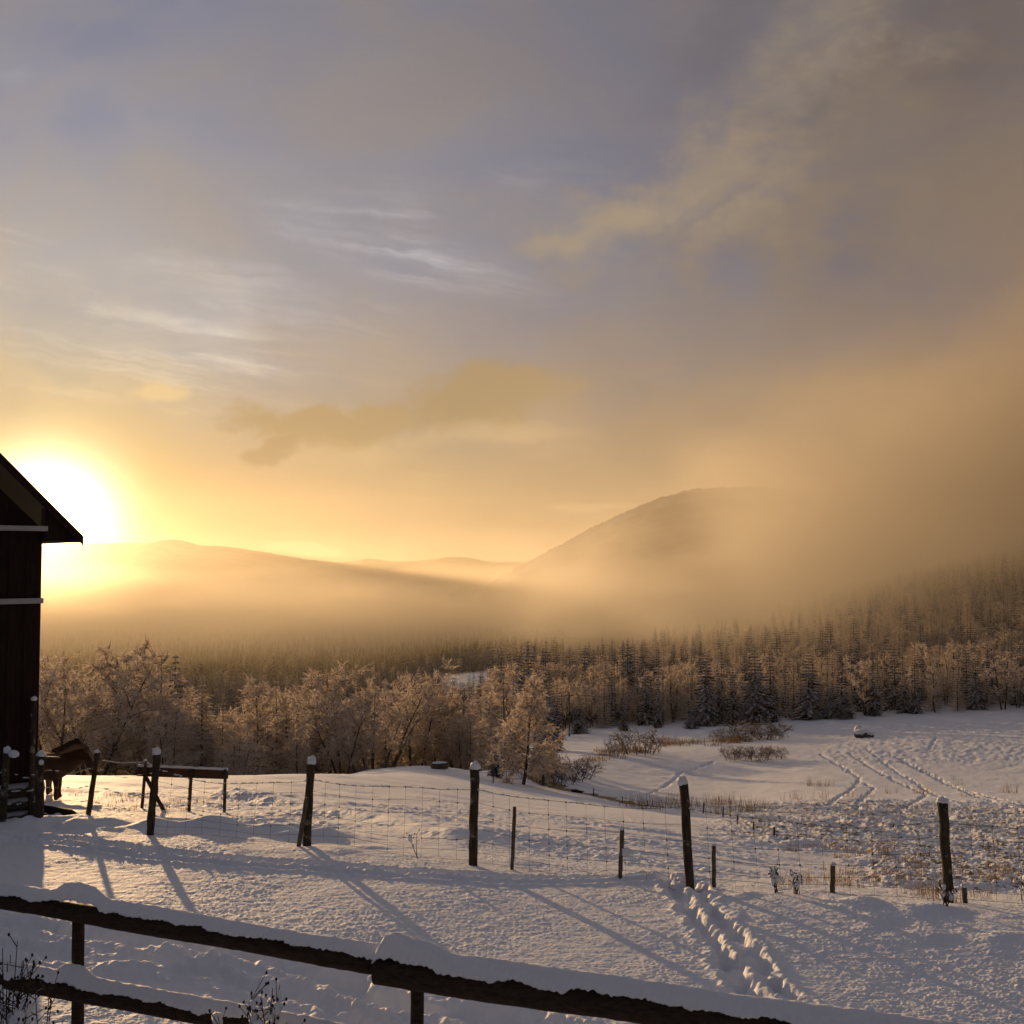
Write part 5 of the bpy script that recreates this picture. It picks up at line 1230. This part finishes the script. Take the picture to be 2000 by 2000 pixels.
weed(1850, 1785, 12.4, .30, 10, 'frosty stalks at the foot of the rightmost fence post', 8, 10, .5)
weed(2005, 1740, 13.5, .3, 11, 'dry stalks at the right edge below the bank', 7, 5, .5)
def grass(name, label, spots, h0, h1, mtl, seed, per=26, rad=.22, cat='dry grass'):
    rg = np.random.default_rng(seed); V = []
    for x, y, k in spots:
        for _ in range(int(per * k)):
            a = rg.uniform(0, 6.28); r_ = rad * k * math.sqrt(rg.random()); px_, py_ = x + r_ * math.cos(a), y + r_ * math.sin(a) * .7
            V.append((px_, py_, rg.uniform(h0, h1) * (.6 + .4 * k), rg.uniform(0, 6.28), rg.uniform(.1, .55)))
    V = np.array(V); z = shape(V[:, 0].copy(), V[:, 1].copy()); n_ = len(V); out = np.zeros((n_, 3, 3)); lx = np.cos(V[:, 3]); ly = np.sin(V[:, 3]); w_ = np.maximum(.004, V[:, 1] * .00022)
    for k, sg in ((0, -1), (1, 1)): out[:, k, 0] = V[:, 0] - ly * w_ * sg; out[:, k, 1] = V[:, 1] + lx * w_ * sg; out[:, k, 2] = z - .03
    out[:, 2, 0] = V[:, 0] + lx * V[:, 2] * V[:, 4]; out[:, 2, 1] = V[:, 1] + ly * V[:, 2] * V[:, 4]; out[:, 2, 2] = z + V[:, 2] * (1 - V[:, 4] * .4)
    o = link_mesh(name, out.reshape(-1, 3), np.arange(n_ * 3).reshape(-1, 3), mtl, smooth=False); tag(o, kind='stuff'); o['label'] = label; o['category'] = cat; return o
rg = np.random.default_rng(9); sp_ = []
for (a, b, n_, jx, jy, k) in ((1650, 1716, 9, 40, 8, .9), (1760, 1728, 12, 50, 8, 1.0), (1830, 1745, 10, 40, 8, 1.0), (1930, 1750, 8, 60, 8, .9), (1800, 1690, 10, 40, 10, 1.1), (1930, 1715, 12, 40, 14, 1.2), (1700, 1668, 12, 60, 8, 1.1), (1620, 1662, 8, 40, 6, 1.0), (1960, 1660, 10, 50, 14, 1.1), (1560, 1735, 6, 40, 5, .7), (1650, 1730, 5, 30, 5, .7), (1620, 1722, 5, 20, 4, .7)):
    for _ in range(n_):
        x, y = hit(a + rg.normal(0, jx), b + rg.normal(0, jy), dmax=60); sp_.append((x, y, k * rg.uniform(.5, 1.2)))
grass('dry_grass', 'dry golden grass tufts along the fence and bank on the right', sp_, .12, .34, M_STRAW, 1)
sp2 = [(*hit(a + rg.normal(0, 30), b + rg.normal(0, 12), dmin=17.5, dmax=30), rg.uniform(.4, .9)) for a, b, n_ in ((235, 1560, 30), (120, 1548, 20), (300, 1575, 18), (60, 1560, 25), (360, 1575, 14)) for _ in range(n_)]
grass('pasture_grass', 'thin frosted stalks in the trampled pasture around the horses', sp2, .08, .22, M_STRAW, 2, per=14)
sp3 = [(*hit(a + rg.normal(0, jx), b + rg.normal(0, jy), dmin=50, dmax=160), rg.uniform(.6, 1.5)) for a, b, n_, jx, jy in ((1330, 1452, 26, 40, 3), (1240, 1468, 20, 30, 4), (1430, 1448, 26, 30, 3), (1290, 1574, 16, 60, 5), (1420, 1586, 16, 50, 8), (1060, 1520, 14, 20, 5), (1180, 1480, 14, 14, 6), (1720, 1548, 10, 120, 10)) for _ in range(n_)]
grass('meadow_reeds', 'pale reeds along the mound and the creek hollow', sp3, .5, 1.0, M_STRAW, 3, per=22, rad=.8)
